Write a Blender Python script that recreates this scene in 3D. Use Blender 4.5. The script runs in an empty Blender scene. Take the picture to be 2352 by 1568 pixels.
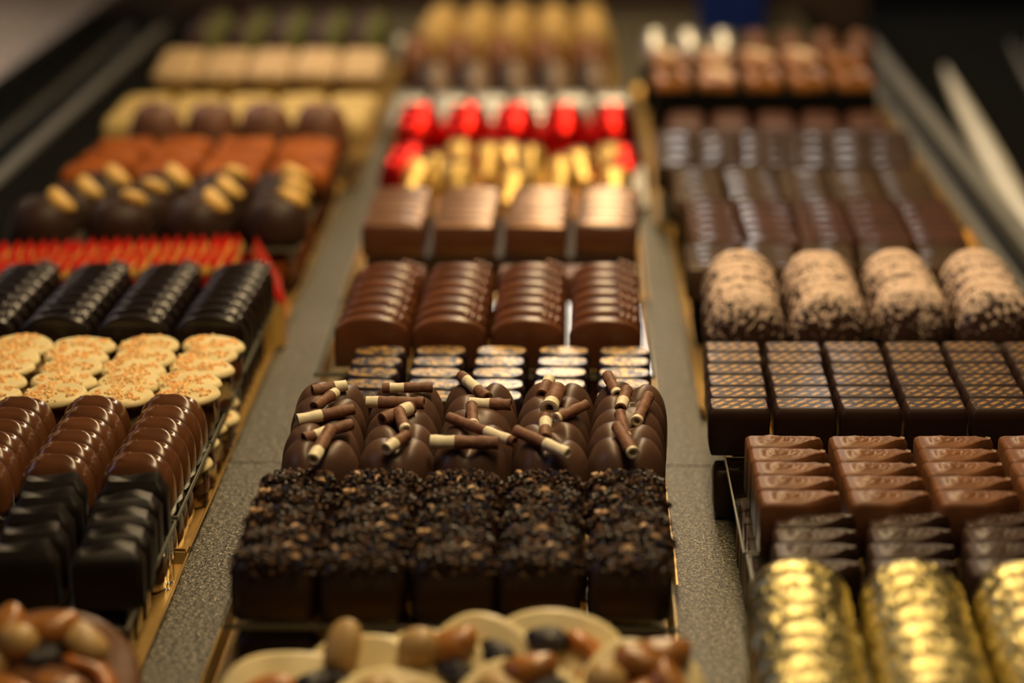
import bpy, math, random
from mathutils import Vector, Matrix, noise
random.seed(7)
R = math.radians
PI = math.pi
scene = bpy.context.scene
COL = scene.collection
U = random.uniform

# ------------------------------------------------------------------ mesh helpers
class MB:
    """collects verts/faces (with material slots) and builds one mesh"""
    def __init__(s): s.v = []; s.f = []; s.m = []; s.sm = []
    def add(s, vs, fs, mat=0, smooth=True, M=None):
        b = len(s.v)
        for v in vs:
            v = Vector(v)
            s.v.append(tuple(M @ v) if M is not None else tuple(v))
        for i, f in enumerate(fs):
            s.f.append(tuple(b + k for k in f))
            s.m.append(mat[i] if isinstance(mat, list) else mat); s.sm.append(smooth)
    def loft(s, rings, mat=0, smooth=True, caps=True, M=None, flip=False):
        n = len(rings[0]); vs = [p for r in rings for p in r]; fs = []
        for j in range(len(rings) - 1):
            for i in range(n):
                a = j * n + i; b = j * n + (i + 1) % n
                q = (a, b, b + n, a + n)
                fs.append(q[::-1] if flip else q)
        if caps:
            lo = tuple(range(n)); hi = tuple((len(rings) - 1) * n + i for i in range(n))
            fs.append(lo if flip else lo[::-1]); fs.append(hi[::-1] if flip else hi)
        s.add(vs, fs, mat, smooth, M)
    def box(s, x0, x1, y0, y1, z0, z1, mat=0, M=None, smooth=False):
        vs = [(x, y, z) for z in (z0, z1) for (x, y) in ((x0, y0), (x1, y0), (x1, y1), (x0, y1))]
        fs = [(3, 2, 1, 0), (4, 5, 6, 7), (0, 1, 5, 4), (1, 2, 6, 5), (2, 3, 7, 6), (3, 0, 4, 7)]
        s.add(vs, fs, mat, smooth, M)
    def mesh(s, name, mats):
        me = bpy.data.meshes.new(name); me.from_pydata(s.v, [], s.f)
        for m in mats: me.materials.append(m)
        me.polygons.foreach_set('material_index', s.m); me.polygons.foreach_set('use_smooth', s.sm)
        me.update(); return me

def rrect(a, b, r, n=6):
    """rounded rectangle outline with half sizes a, b"""
    out = []
    for (cx, cy, t0) in ((a - r, b - r, 0), (-a + r, b - r, 90), (-a + r, -b + r, 180), (a - r, -b + r, 270)):
        for k in range(n):
            t = R(t0 + 90 * k / (n - 1)); out.append((cx + r * math.cos(t), cy + r * math.sin(t)))
    return out
def sellipse(a, b, e=1.0, n=36):
    out = []
    for k in range(n):
        t = 2 * PI * k / n; c, s = math.cos(t), math.sin(t)
        out.append((a * math.copysign(abs(c) ** e, c), b * math.copysign(abs(s) ** e, s)))
    return out
def block(out, prof, top=None, k=5, mb=None, mat=0, topmat=None, M=None, jit=0.0):
    """solid with a given outline; prof = [(inset, z)], then a top surface of shrinking rings"""
    mb = mb or MB()
    a = max(p[0] for p in out); b = max(p[1] for p in out)
    top = top or (lambda x, y: 0.0)
    rings = [[(x * (1 - i / a), y * (1 - i / b), z) for x, y in out] for i, z in prof]
    if jit: rings = [[(x + U(-jit, jit), y + U(-jit, jit), z + U(-jit, jit)) for x, y, z in r] for r in rings]
    i0, zt = prof[-1]
    last = rings[-1]
    rings[-1] = [(x, y, zt + top(x, y)) for x, y, z in last]
    mb.loft(rings, mat, True, False, M)
    t = [rings[-1]]
    for j in range(1, k):
        s = 1 - j / k
        t.append([(x * s, y * s, zt + top(x * s, y * s)) for x, y, z in last])
    t.append([(x * 0.02, y * 0.02, zt + top(0, 0)) for x, y, z in last])
    n = len(out)
    vs = [p for r in t for p in r]; fs = []
    for j in range(len(t) - 1):
        for i in range(n):
            p = j * n + i; q = j * n + (i + 1) % n; fs.append((p, q, q + n, p + n))
    fs.append(tuple((len(t) - 1) * n + i for i in range(n)))
    mb.add(vs, fs, mat if topmat is None else topmat, True, M)
    bot = rings[0]; mb.add(bot, [tuple(range(n))[::-1]], mat, False, M)
    return mb
def sdome(a, b, H, e1=1.0, e2=1.0, h0=0.0, nu=36, nv=14, disp=None, mb=None, mat=0, M=None):
    """half super-ellipsoid standing on a straight skirt of height h0"""
    mb = mb or MB(); rings = []
    if h0: rings.append([(x * .97, y * .97, 0) for x, y in sellipse(a, b, e2, nu)])
    for j in range(nv + 1):
        t = PI / 2 * j / nv
        c, s = max(0.0, math.cos(t)) ** e1, max(0.0, math.sin(t)) ** e1
        c = max(c, 0.012)
        r = []
        for x, y in sellipse(a, b, e2, nu):
            p = (x * c, y * c, h0 + (H - h0) * s)
            if disp: p = disp(*p)
            r.append(p)
        rings.append(r)
    mb.loft(rings, mat, True, True, M)
    return mb
def extrude_y(prof, ys, mb=None, mat=0, M=None):
    """prof: XZ outline; ys: [(y, inset)]"""
    mb = mb or MB()
    zs = [p[1] for p in prof]; zc = (min(zs) + max(zs)) / 2; a = max(p[0] for p in prof); hz = (max(zs) - min(zs)) / 2
    rings = []
    for y, i in ys:
        rings.append([(x * (1 - i / a), y, zc + (z - zc) * (1 - i / hz)) for x, z in prof])
    mb.loft(rings, mat, True, True, M, flip=True)
    return mb
def tube(p0, p1, r, mb=None, n=12, mat=0, caps=True, r1=None):
    mb = mb or MB(); p0 = Vector(p0); p1 = Vector(p1); d = (p1 - p0).normalized()
    u = d.orthogonal().normalized(); w = d.cross(u); r1 = r if r1 is None else r1
    rings = [[tuple(p + (u * math.cos(2 * PI * k / n) + w * math.sin(2 * PI * k / n)) * rr) for k in range(n)] for p, rr in ((p0, r), (p1, r1))]
    mb.loft(rings, mat, True, caps); return mb

# ------------------------------------------------------------------ materials
def lin(c):
    return tuple(((v / 12.92) if v <= .04045 else ((v + .055) / 1.055) ** 2.4) for v in c)
class NT:
    def __init__(s, name):
        s.m = bpy.data.materials.new(name); s.m.use_nodes = True; s.t = s.m.node_tree; s.n = s.t.nodes
        s.b = s.n['Principled BSDF']; s.tc = s.n.new('ShaderNodeTexCoord'); s.oi = s.n.new('ShaderNodeObjectInfo')
        add = s.n.new('ShaderNodeVectorMath'); add.operation = 'MULTIPLY_ADD'
        s.t.links.new(s.oi.outputs['Random'], add.inputs[0]); add.inputs[1].default_value = (3.1, 2.3, 1.7)
        s.t.links.new(s.tc.outputs['Object'], add.inputs[2]); s.co = add.outputs[0]
    def link(s, a, b): s.t.links.new(a, b)
    def noise(s, scale, detail=3, rough=.5, co=None, dist=0):
        n = s.n.new('ShaderNodeTexNoise'); n.inputs['Scale'].default_value = scale; n.inputs['Detail'].default_value = detail
        n.inputs['Roughness'].default_value = rough; n.inputs['Distortion'].default_value = dist
        s.link(co or s.co, n.inputs['Vector']); return n.outputs['Fac']
    def vor(s, scale, co=None, feat='F1'):
        n = s.n.new('ShaderNodeTexVoronoi'); n.inputs['Scale'].default_value = scale; n.feature = feat
        s.link(co or s.co, n.inputs['Vector']); return n.outputs['Distance']
    def wave(s, scale, dist=0, dscale=1, d='X', co=None):
        n = s.n.new('ShaderNodeTexWave'); n.inputs['Scale'].default_value = scale; n.inputs['Distortion'].default_value = dist
        n.inputs['Detail Scale'].default_value = dscale; n.bands_direction = d
        s.link(co or s.co, n.inputs['Vector']); return n.outputs['Fac']
    def ramp(s, fac, stops, interp='LINEAR'):
        r = s.n.new('ShaderNodeValToRGB'); r.color_ramp.interpolation = interp; e = r.color_ramp.elements
        while len(e) < len(stops): e.new(.5)
        for el, (p, c) in zip(e, stops):
            el.position = p; el.color = (*c, 1) if isinstance(c, tuple) else (c, c, c, 1)
        s.link(fac, r.inputs[0]); return r.outputs[0]
    def mix(s, fac, a, b):
        m = s.n.new('ShaderNodeMix'); m.data_type = 'RGBA'
        s.link(fac, m.inputs['Factor'])
        for k, v in ((6, a), (7, b)):
            if isinstance(v, tuple): m.inputs[k].default_value = (*v, 1)
            else: s.link(v, m.inputs[k])
        return m.outputs[2]
    def math(s, op, a, b=0.0):
        m = s.n.new('ShaderNodeMath'); m.operation = op
        for k, v in ((0, a), (1, b)):
            if isinstance(v, (int, float)): m.inputs[k].default_value = v
            else: s.link(v, m.inputs[k])
        return m.outputs[0]
    def sep(s, co=None):
        x = s.n.new('ShaderNodeSeparateXYZ'); s.link(co or s.tc.outputs['Object'], x.inputs[0]); return x.outputs
    def bump(s, h, dist, strength=1.0):
        b = s.n.new('ShaderNodeBump'); b.inputs['Distance'].default_value = dist; b.inputs['Strength'].default_value = strength
        s.link(h, b.inputs['Height']); s.link(b.outputs[0], s.b.inputs['Normal'])
        s.link(b.outputs[0], s.b.inputs['Coat Normal'])
    def set(s, col=None, rough=.5, metal=0.0, coat=0.0, coatr=.1, sss=0.0, spec=.5):
        for k, v in (('Base Color', col), ('Roughness', rough), ('Metallic', metal)):
            if v is None: continue
            if isinstance(v, tuple): s.b.inputs[k].default_value = (*v, 1)
            elif isinstance(v, (int, float)): s.b.inputs[k].default_value = v
            else: s.link(v, s.b.inputs[k])
        s.b.inputs['Coat Weight'].default_value = coat; s.b.inputs['Coat Roughness'].default_value = coatr
        s.b.inputs['Specular IOR Level'].default_value = spec
        if sss:
            s.b.inputs['Subsurface Weight'].default_value = sss; s.b.inputs['Subsurface Scale'].default_value = .003
        return s.m

def choc(name, c, rough=.35, coat=0.0, bsc=90, bd=.0003, var=.25, coatr=.12, spec=.5):
    t = NT(name); n = t.noise(bsc, 4)
    c2 = tuple(v * (1 + var) for v in c); c1 = tuple(v * (1 - var) for v in c)
    t.bump(n, bd)
    return t.set(t.ramp(n, [(.3, c1), (.7, c2)]), rough, 0, coat, coatr, 0, spec)

DARK = (.028, .012, .008); DARK2 = (.019, .009, .0065); MILK = (.105, .036, .016); MILK2 = (.075, .026, .012)
M = {}
M['dark'] = choc('dark_chocolate', DARK, .38)
M['dark_satin'] = choc('satin_dark_chocolate', (.100, .051, .032), .42, 0, 60, .0002)
M['dark_plain'] = choc('plain_dark_coating', (.036, .017, .011), .5, 0, 60, .0002, spec=.3)
M['black_gloss'] = choc('glossy_very_dark_chocolate', (.013, .007, .006), .3, .5, 60, .0001, coatr=.12)
M['black'] = choc('very_dark_chocolate', (.009, .006, .0045), .46, 0, spec=.34)
M['dark_gloss'] = choc('glossy_dark_chocolate', (.046, .022, .014), .46, .06, 60, .0002, coatr=.2, spec=.35)
M['dark_matte'] = choc('matte_dark_chocolate', (.040, .021, .014), .5, 0, 200, .0003)
M['milk_gloss'] = choc('glossy_milk_chocolate', (.128, .049, .019), .26, .5, 40, .00012, coatr=.12)
M['milk'] = choc('milk_chocolate', (.190, .076, .028), .46, .06, spec=.35)
M['milk_mid'] = choc('mid_brown_chocolate', (.150, .050, .018), .28, .4, 60, .0002, coatr=.14)
M['brown_soft'] = choc('soft_brown_chocolate', (.150, .064, .034), .5, 0, 120, .0004)
M['white'] = choc('white_chocolate', (.90, .77, .42), .42, .1, 80, .0003, .08)
M['cream'] = choc('cream_chocolate', (.62, .46, .17), .45, 0, 80, .0003, .1)
M['tan'] = choc('tan_praline_top', (.56, .40, .22), .6, 0, 300, .0008, .3)
M['goldball'] = choc('golden_truffle', (.62, .42, .15), .55, 0, 200, .0006, .2)
M['nut'] = choc('golden_nut', (.80, .50, .13), .45, 0, 200, .0005, .2)
M['almond'] = choc('peeled_almond', (.52, .34, .13), .45, .1, 150, .0003, .15)
M['almond_pale'] = choc('sliced_almond', (.80, .60, .38), .5, 0, 150, .0003, .1)
M['caramel'] = choc('caramelised_nut', (.42, .17, .035), .3, .3, 120, .0008, .35)
M['peel'] = choc('candied_orange_peel', (.50, .17, .02), .3, .3, 150, .0008, .3)
M['pistachio'] = choc('chopped_pistachio', (.10, .11, .015), .6, 0, 300, .001, .4)
M['rust'] = choc('reddish_chocolate', (.075, .022, .010), .5, 0, 200, .0004)

def m_raisin():
    t = NT('raisin'); n = t.noise(260, 4, .6, dist=1.5); t.bump(n, .0012)
    return t.set(t.ramp(n, [(.35, (.004, .003, .004)), (.7, (.03, .02, .018))]), .35, 0, .2)
M['raisin'] = m_raisin()
def m_foil(name, c1, c2, scale, bd, rough=.28, mix=.5):
    t = NT(name); v = t.vor(scale, feat='SMOOTH_F1'); n = t.noise(scale * 1.7, 3, .6, dist=.8)
    h = t.math('ADD', v, n); t.bump(h, bd)
    return t.set(t.ramp(n, [(.35, c1), (.65, c2)]), rough, 1.0)
def m_card(name, c, rough=.35, metal=.75):
    t = NT(name); n = t.noise(30, 4); t.bump(t.noise(200, 2), .0002)
    return t.set(t.ramp(n, [(.3, tuple(v * .8 for v in c)), (.7, c)]), rough, metal)
M['gold_foil'] = m_foil('gold_foil', (.60, .50, .19), (.84, .74, .36), 170, .0012, .27)
M['gold_foil_smooth'] = m_card('smooth_gold_foil', (.80, .55, .17), .36, .6)
M['red_foil'] = m_foil('red_foil', (.62, .01, .008), (.85, .03, .02), 70, .0008, .30)
M['silver_foil'] = m_foil('silver_foil', (.62, .62, .58), (.80, .80, .76), 50, .0005, .42)
M['gold_card'] = m_card('gold_card', (.72, .46, .14))
M['red_card'] = m_card('red_card', (.35, .01, .008), .5, 0)
M['white_paper'] = m_card('white_paper', (.75, .73, .68), .6, 0)
M['gold_cup'] = m_card('gold_cup', (.48, .30, .05), .45, .5)

def m_redgold():
    t = NT('red_and_gold_wrapper'); z = t.sep()[2]
    n = t.noise(240, 2, .6); w = t.math('ADD', z, t.math('MULTIPLY', n, .004))
    g = t.ramp(w, [(0, 0.0), (.0240, 1.0), (.0305, 0.0)], 'CONSTANT')
    # gold band just under the peaked red top, red again below it with gold flecks
    c = t.mix(g, (.74, .018, .01), (.80, .50, .12)); t.bump(n, .0005)
    return t.set(c, .36, .35)
M['redgold'] = m_redgold()
def m_redgold_big():
    t = NT('red_wrapper_with_gold_stripes'); x, y, z = t.sep()
    stripes = t.math('GREATER_THAN', t.wave(38, 1.2, 3, 'Y', t.tc.outputs['Object']), .35)
    low = t.math('LESS_THAN', z, .023)
    c = t.mix(t.math('MULTIPLY', stripes, low), (.74, .018, .01), (.82, .55, .15)); t.bump(t.noise(90), .0006)
    return t.set(c, .36, .3)
M['redgold_big'] = m_redgold_big()

def m_top(name, base, kind, rough=.3, gold=(.55, .30, .06), zt=.0, coat=.6):
    """chocolate whose flat top carries a printed gold transfer (object z above zt)"""
    t = NT(name); x, y, z = t.sep(); mask = t.math('GREATER_THAN', z, zt)
    if kind == 'marble':
        f = t.math('GREATER_THAN', t.noise(95, 2, .5, dist=3.5), .505)
        ex = t.math('ADD', t.math('POWER', t.math('DIVIDE', x, .0112), 2.0), t.math('POWER', t.math('ABSOLUTE', t.math('DIVIDE', y, .0060)), 2.0))
        mask = t.math('MULTIPLY', mask, t.math('LESS_THAN', ex, 1.0))
    elif kind == 'stripe':
        rot = t.n.new('ShaderNodeMapping'); rot.inputs['Rotation'].default_value = (0, 0, R(38)); t.link(t.tc.outputs['Object'], rot.inputs[0])
        w = t.wave(78, 1.1, 5, 'X', rot.outputs[0]); w2 = t.wave(60, 3, 6, 'Y', t.co)
        f = t.math('MULTIPLY', t.math('GREATER_THAN', w, .58), t.math('GREATER_THAN', w2, .30))
        ex = t.math('ADD', t.math('POWER', t.math('ABSOLUTE', t.math('DIVIDE', x, .0114)), 4.0), t.math('POWER', t.math('ABSOLUTE', t.math('DIVIDE', y, .0062)), 3.0))
        f = t.math('MULTIPLY', f, t.math('LESS_THAN', ex, 1.0))
    elif kind == 'lines':
        w = t.wave(85, 1.0, 2, 'Y', t.co); f = t.math('GREATER_THAN', w, .5)
    f = t.math('MULTIPLY', f, mask)
    n = t.noise(80, 3); t.bump(n, .0002)
    c = t.mix(f, t.ramp(n, [(.3, tuple(v * .8 for v in base)), (.7, base)]), gold)
    m = t.set(c, rough, t.math('MULTIPLY', f, .6), coat, .12, 0, .3)
    return m
M['marble_top'] = m_top('dark_with_gold_marbling', (.02, .010, .012), 'marble', .28, (.60, .34, .06), .0150, .35)
M['stripe_top'] = m_top('dark_with_gold_dashes', (.034, .013, .007), 'stripe', .5, (.44, .24, .05), .0192, .12)
M['line_top'] = m_top('milk_with_pale_lines', (.13, .05, .026), 'lines', .32, (.34, .20, .12), .0165, .5)

def m_dust():
    """dark dome dusted with pale pink powder: thick on the crown, scattered flecks on the flanks"""
    t = NT('powder_dusted_chocolate'); x, y, z = t.sep()
    n = t.noise(420, 2, .7); big = t.noise(60, 2)
    k = t.math('ADD', t.math('MULTIPLY', z, 34.0), t.math('MULTIPLY', t.math('SUBTRACT', big, .5), .75))
    k = t.math('ADD', k, t.math('MULTIPLY', t.math('SUBTRACT', n, .5), 3.0))
    k = t.math('ADD', k, t.math('MULTIPLY', y, 18.0))
    f = t.ramp(k, [(.0, 0.0), (.47, 0.0), (.56, 1.0)])
    t.bump(t.math('MULTIPLY', f, n), .0012)
    c = t.mix(f, (.040, .018, .011), (.86, .66, .53))
    return t.set(c, t.ramp(f, [(0, .35), (1, .85)]), 0)
M['dust'] = m_dust()
def m_swirl():
    t = NT('white_and_milk_swirl'); x, y, z = t.sep()
    w = t.wave(22, 9, 2.2, 'Z', t.co); n = t.noise(35, 2)
    f = t.ramp(t.math('ADD', t.math('MULTIPLY', w, .5), t.math('MULTIPLY', n, .6)), [(.48, 0.0), (.60, 1.0)])
    t.bump(w, .0006)
    return t.set(t.mix(f, (.58, .42, .18), (.15, .055, .025)), .35, 0, .3)
M['swirl'] = m_swirl()
def m_orange():
    t = NT('cinnamon_dusted_top'); x, y, z = t.sep(); n = t.noise(60, 4, .6, dist=1)
    f = t.ramp(t.math('ADD', z, t.math('MULTIPLY', t.math('SUBTRACT', n, .5), .008)), [(.010, 0.0), (.013, 1.0)])
    t.bump(n, .002)
    return t.set(t.mix(f, (.07, .022, .01), t.ramp(n, [(.3, (.22, .045, .004)), (.7, (.46, .13, .012))])), .6, 0, spec=.15)
M['orange'] = m_orange()
def m_greydomes():
    t = NT('dark_with_grey_dusting'); x, y, z = t.sep(); n = t.noise(160, 3, .6)
    f = t.ramp(t.math('ADD', t.math('MULTIPLY', x, 60.0), t.math('ADD', n, -.12)), [(.38, 0.0), (.7, 1.0)])
    return t.set(t.mix(f, (.03, .013, .009), (.34, .25, .19)), .5)
M['greydust'] = m_greydomes()
def m_green():
    t = NT('dark_with_pistachio'); x, y, z = t.sep(); n = t.noise(200, 3, .6)
    f = t.ramp(t.math('ADD', t.math('MULTIPLY', x, 50.0), n), [(.5, 0.0), (.75, 1.0)])
    return t.set(t.mix(f, (.034, .010, .006), (.075, .085, .012)), .6)
M['greendust'] = m_green()
def m_granite():
    t = NT('speckled_granite'); co = t.tc.outputs['Object']
    n = t.noise(1100, 1, .5, co); n2 = t.noise(420, 3, .65, co); n3 = t.noise(14, 3, .5, co)
    c = t.ramp(t.math('ADD', t.math('MULTIPLY', n, .6), t.math('MULTIPLY', n2, .4)),
               [(.40, (.012, .012, .009)), (.49, (.060, .057, .040)), (.55, (.14, .13, .092)), (.61, (.46, .41, .30))])
    c = t.mix(t.ramp(n3, [(.3, .0), (.7, .2)]), c, (.055, .052, .040))
    t.bump(n2, .0008); return t.set(c, .42)
M['granite'] = m_granite()
def simple(name, c, rough=.5, metal=0, spec=.5):
    t = NT(name); n = t.noise(40, 3); return t.set(t.ramp(n, [(.3, tuple(v * .85 for v in c)), (.7, c)]), rough, metal, spec=spec)
M['steel'] = simple('brushed_steel', (.50, .50, .47), .42, .5)
M['steel_rail'] = simple('grey_steel_rail', (.30, .30, .28), .45, .4)
M['polished'] = simple('polished_steel', (.60, .60, .57), .16, 1.0)
M['steel_dull'] = simple('dull_grey_channel', (.22, .215, .20), .5, .3)
M['blackplastic'] = simple('black_plastic', (.006, .0062, .005), .9, 0, .04)
M['blackglass'] = simple('black_gasket', (.004, .004, .004), .3)
M['beige'] = simple('beige_worktop', (.34, .27, .21), .6)
M['beige_edge'] = simple('pale_worktop_edge', (.46, .38, .31), .45)
M['walldark'] = simple('dark_shop_wall', (.014, .009, .008), .8)
M['floor'] = simple('dark_shop_floor', (.03, .024, .02), .6)
M['brownpanel'] = simple('dark_brown_panel', (.030, .014, .009), .6)
M['blue'] = simple('blue_plastic', (.03, .11, .90), .5)
M['glare_and_knob'] = simple('white_glare_and_knob', (.85, .85, .80), .35)  # white of the modelled glare streaks, also used on the knob
def m_glass():
    t = NT('clear_glass'); b = t.b.inputs
    b['Base Color'].default_value = (.93, .97, .94, 1); b['Roughness'].default_value = .0
    b['Transmission Weight'].default_value = 1; b['IOR'].default_value = 1.45; return t.m
M['glass'] = m_glass()
def m_acedge():
    t = NT('frosted_acrylic_edge'); return t.set((.17, .17, .125), .4)
M['acedge'] = m_acedge()

# ------------------------------------------------------------------ objects
def obj(name, me, parent=None, loc=None, rot=None, mtx=None):
    o = bpy.data.objects.new(name, me); COL.objects.link(o)
    if parent is not None: o.parent = parent
    if loc is not None: o.location = loc
    if rot is not None: o.rotation_euler = rot
    if mtx is not None: o.matrix_basis = mtx
    return o
def tag(o, label, cat, group=None):
    o['label'] = label; o['category'] = cat
    if group: o['group'] = group
    return o
def struct(name, me, **k):
    o = obj(name, me, **k); o['kind'] = 'structure'; return o
def copy_tree(o):
    c = o.copy(); COL.objects.link(c)
    for ch in o.children:
        d = ch.copy(); COL.objects.link(d); d.parent = c
        for g in ch.children:
            e = g.copy(); COL.objects.link(e); e.parent = d
    return c

ORD = ['', 'second', 'third', 'fourth', 'fifth', 'sixth', 'seventh', 'eighth', 'ninth', 'tenth', 'eleventh']
def rowword(r, n, nm='row'):
    """r counts from the back"""
    if n == 1: return 'single %s' % nm
    if r == n - 1: return 'front %s' % nm
    if r == 0: return 'back %s' % nm
    k = n - 1 - r
    return '%s %s' % (ORD[k], nm)
def colword(c, n):
    if n == 1: return 'only one'
    if c == 0: return 'leftmost'
    if c == n - 1: return 'rightmost'
    if n % 2 and c == n // 2: return 'middle one'
    if c < n / 2: return '%s from left' % ORD[c]
    return '%s from right' % ORD[n - 1 - c]

def grid(protos, desc, cat, group, rows, cols, bl, br, fr, fl, z, rz=0.0, tilt=0.0, jit=.0004, jr=1.5, skip=(), roll=0.0, off=None):
    """copies of the prototypes set out in rows on a tray; corners are positions on the tray in metres"""
    out = {}
    bl, br, fr, fl = map(Vector, (bl, br, fr, fl)); last = None
    for r in range(rows):
        for c in range(cols):
            if (r, c) in skip: continue
            v = r / max(1, rows - 1); u = c / max(1, cols - 1)
            p = (bl * (1 - u) + br * u) * (1 - v) + (fl * (1 - u) + fr * u) * v
            k = (r * 3 + c * 5 + random.randrange(9)) % len(protos)
            src = protos[k]
            if src.get('used'): o = copy_tree(src)
            else: o = src; src['used'] = 1
            if 'used' in o and o is not src: del o['used']
            dx, dy = (off[(r, c)] if off and (r, c) in off else (0, 0))
            o.location = (p.x + U(-jit, jit) + dx, p.y + U(-jit, jit) + dy, z)
            o.rotation_euler = (R(tilt + U(-jr, jr) * .5), R(roll + U(-jr, jr) * .3), R(rz + U(-jr, jr)))
            tag(o, '%s, %s, %s' % (desc, rowword(r, rows), colword(c, cols)), cat, group)
            out[(r, c)] = o
    return out
def drop_unused(protos):
    for p in protos:
        if p.get('used'): del p['used']
        else:
            for ch in list(p.children): bpy.data.objects.remove(ch)
            bpy.data.objects.remove(p)
ALLP = []
def proto(name, me):
    o = obj(name, me); ALLP.append(o); return o

# ---------------------------------------------------------------- camera
cam_d = bpy.data.cameras.new('camera'); cam = bpy.data.objects.new('camera', cam_d); COL.objects.link(cam)
cam_d.lens = 50; cam_d.sensor_width = 50 * 2352 / 5300.0; cam_d.clip_start = .05
cam.location = (0, 0, .345); cam.rotation_euler = (R(90 - 16.441), 0, R(1.2855))
cam_d.dof.use_dof = True; cam_d.dof.focus_distance = .925; cam_d.dof.aperture_fstop = 3.0
scene.camera = cam
scene.view_settings.view_transform = 'Standard'; scene.view_settings.look = 'None'
cy = scene.cycles; cy.max_bounces = 7; cy.diffuse_bounces = 3; cy.glossy_bounces = 3; cy.transmission_bounces = 7; cy.caustics_reflective = False; cy.caustics_refractive = False
scene.view_settings.gamma = 1; scene.view_settings.exposure = 0; scene.view_settings.use_curve_mapping = False

# ---------------------------------------------------------------- setting
def boxmesh(name, dims, mat):
    m = MB(); m.box(*dims); return m.mesh(name, [mat])
struct('floor', boxmesh('floor', (-4, 4, -1, 12, -.95, -.92), M['floor']))
struct('wall_back', boxmesh('wall_back', (-4, 4, 12, 12.1, -.92, 2.1), M['walldark']))
struct('wall_left', boxmesh('wall_left', (-4.1, -4, -1, 12, -.92, 2.1), M['walldark']))
struct('wall_right', boxmesh('wall_right', (4, 4.1, -1, 12, -.92, 2.1), M['walldark']))

case = obj('display_case', None)
tag(case, 'long refrigerated display case with speckled granite deck holding all the trays', 'display case')
def part(name, mb, mats, parent=case, label=None):
    o = obj(name, mb.mesh(name, mats), parent)
    if label: o['label'] = label
    return o
m = MB(); m.box(-.3865, -.307, .42, 2.36, -.02, 0); m.box(.240, .2555, .42, 2.36, -.02, -.001); part('side_panel', m, [M['blackplastic']])
m = MB(); m.box(-.44, .62, .40, 2.55, -.92, -.021); part('cabinet_body', m, [M['blackplastic']])
for (y0, y1) in ((.40, .974), (.9752, 1.52), (1.5212, 2.36)):
    m = MB(); m.box(-.305, .238, y0, y1, -.02, 0); part('granite_slab', m, [M['granite']])
m = MB(); m.box(-.405, .31, 2.365, 2.385, -.02, .26); part('end_panel', m, [M['brownpanel']], label='dark brown end panel at the far end')
# left side: base channel and glass
m = MB(); m.box(-.3975, -.3885, .45, 2.25, -.02, .001); part('glass_channel', m, [M['steel_dull']])
m = MB(); m.box(-.4135, -.4075, .42, 2.36, -.02, .30); part('glass_panel', m, [M['glass']])
# right side: two steel rails with a dark gasket between, then the bent front glass
def strip(pts, th, mat, name, label=None):
    """ribbon swept along the case: pts = [(x,y,z)] centre line; th = (width, height)"""
    mb = MB(); rings = []
    for i, p in enumerate(pts):
        w, h = th
        rings.append([(p[0] - w / 2, p[1], p[2]), (p[0] + w / 2, p[1], p[2]), (p[0] + w / 2, p[1], p[2] + h), (p[0] - w / 2, p[1], p[2] + h)])
    mb.loft(rings, 0, False, True, flip=True); return part(name, mb, [mat], label=label)
strip([(.262, .45, -.005), (.262, 2.05, -.005)], (.009, .006), M['steel_dull'], 'inner_rail')
strip([(.272, .45, -.012), (.272, 2.10, -.012)], (.010, .008), M['blackglass'], 'gasket')
strip([(.285, .45, -.003), (.285, 2.16, -.003)], (.012, .008), M['steel_rail'], 'outer_rail')
strip([(.297, .45, -.012), (.297, 2.30, -.012)], (.008, .008), M['blackglass'], 'gasket')
m = MB(); m.box(.302, .60, .42, 2.34, -.02, -.006); part('ledge', m, [M['blackplastic']], label='black ledge beside the right rails')
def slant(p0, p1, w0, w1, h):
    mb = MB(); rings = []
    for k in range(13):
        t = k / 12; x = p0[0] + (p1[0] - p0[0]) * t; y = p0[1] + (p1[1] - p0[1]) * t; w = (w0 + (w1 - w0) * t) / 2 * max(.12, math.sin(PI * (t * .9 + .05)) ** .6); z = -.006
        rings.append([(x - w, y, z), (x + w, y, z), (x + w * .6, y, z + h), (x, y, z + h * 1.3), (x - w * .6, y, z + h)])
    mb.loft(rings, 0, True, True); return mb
part('glare_strip', slant((.338, 2.04), (.295, 1.36), .018, .030, .006), [M['glare_and_knob']], label='pale slanted streak of glare, shaped as a strip on the right ledge')  # lamp glare in the curved glass, modelled as solid pale strips
part('glare_strip', slant((.475, 2.30), (.420, 1.90), .034, .034, .006), [M['glare_and_knob']], label='second pale streak of glare shaped as a strip, top right corner')
part('glare_strip', slant((.425, 2.20), (.375, 1.70), .008, .008, .004), [M['steel_dull']], label='thin grey streak of reflection between the two pale ones, shaped as a strip')
m = MB(); m.box(.608, .614, .42, 2.34, -.02, .30); part('glass_panel', m, [M['glass']])

# worktop on the customer's side beyond the left glass
m = MB(); m.box(-1.30, -.530, .2, 3.2, -.028, -.018); m.box(-.530, -.508, .2, 3.2, -.019, -.012, 1)
tag(obj('worktop', m.mesh('worktop', [M['beige'], M['beige_edge']])), 'beige worktop with a paler front edge beyond the left glass', 'worktop')
m = MB(); m.box(-1.28, -.518, .25, 3.15, -.92, -.0281); tag(obj('counter_cabinet', m.mesh('counter_cabinet', [M['walldark']])), 'dark counter cabinet carrying the beige worktop', 'cabinet')

# blue crate at the far end
mb = MB()
mb.loft([[(x * s + .163, y * s + 2.26, z + .0005) for x, y in rrect(.034, .035, .006)] for s, z in ((.92, .0), (1.0, .085), (1.05, .085), (1.05, .092), (.98, .092), (.90, .006))], 0, True, True)
tag(obj('crate', mb.mesh('crate', [M['blue']])), 'blue plastic crate standing at the far end of the case', 'crate')
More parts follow.
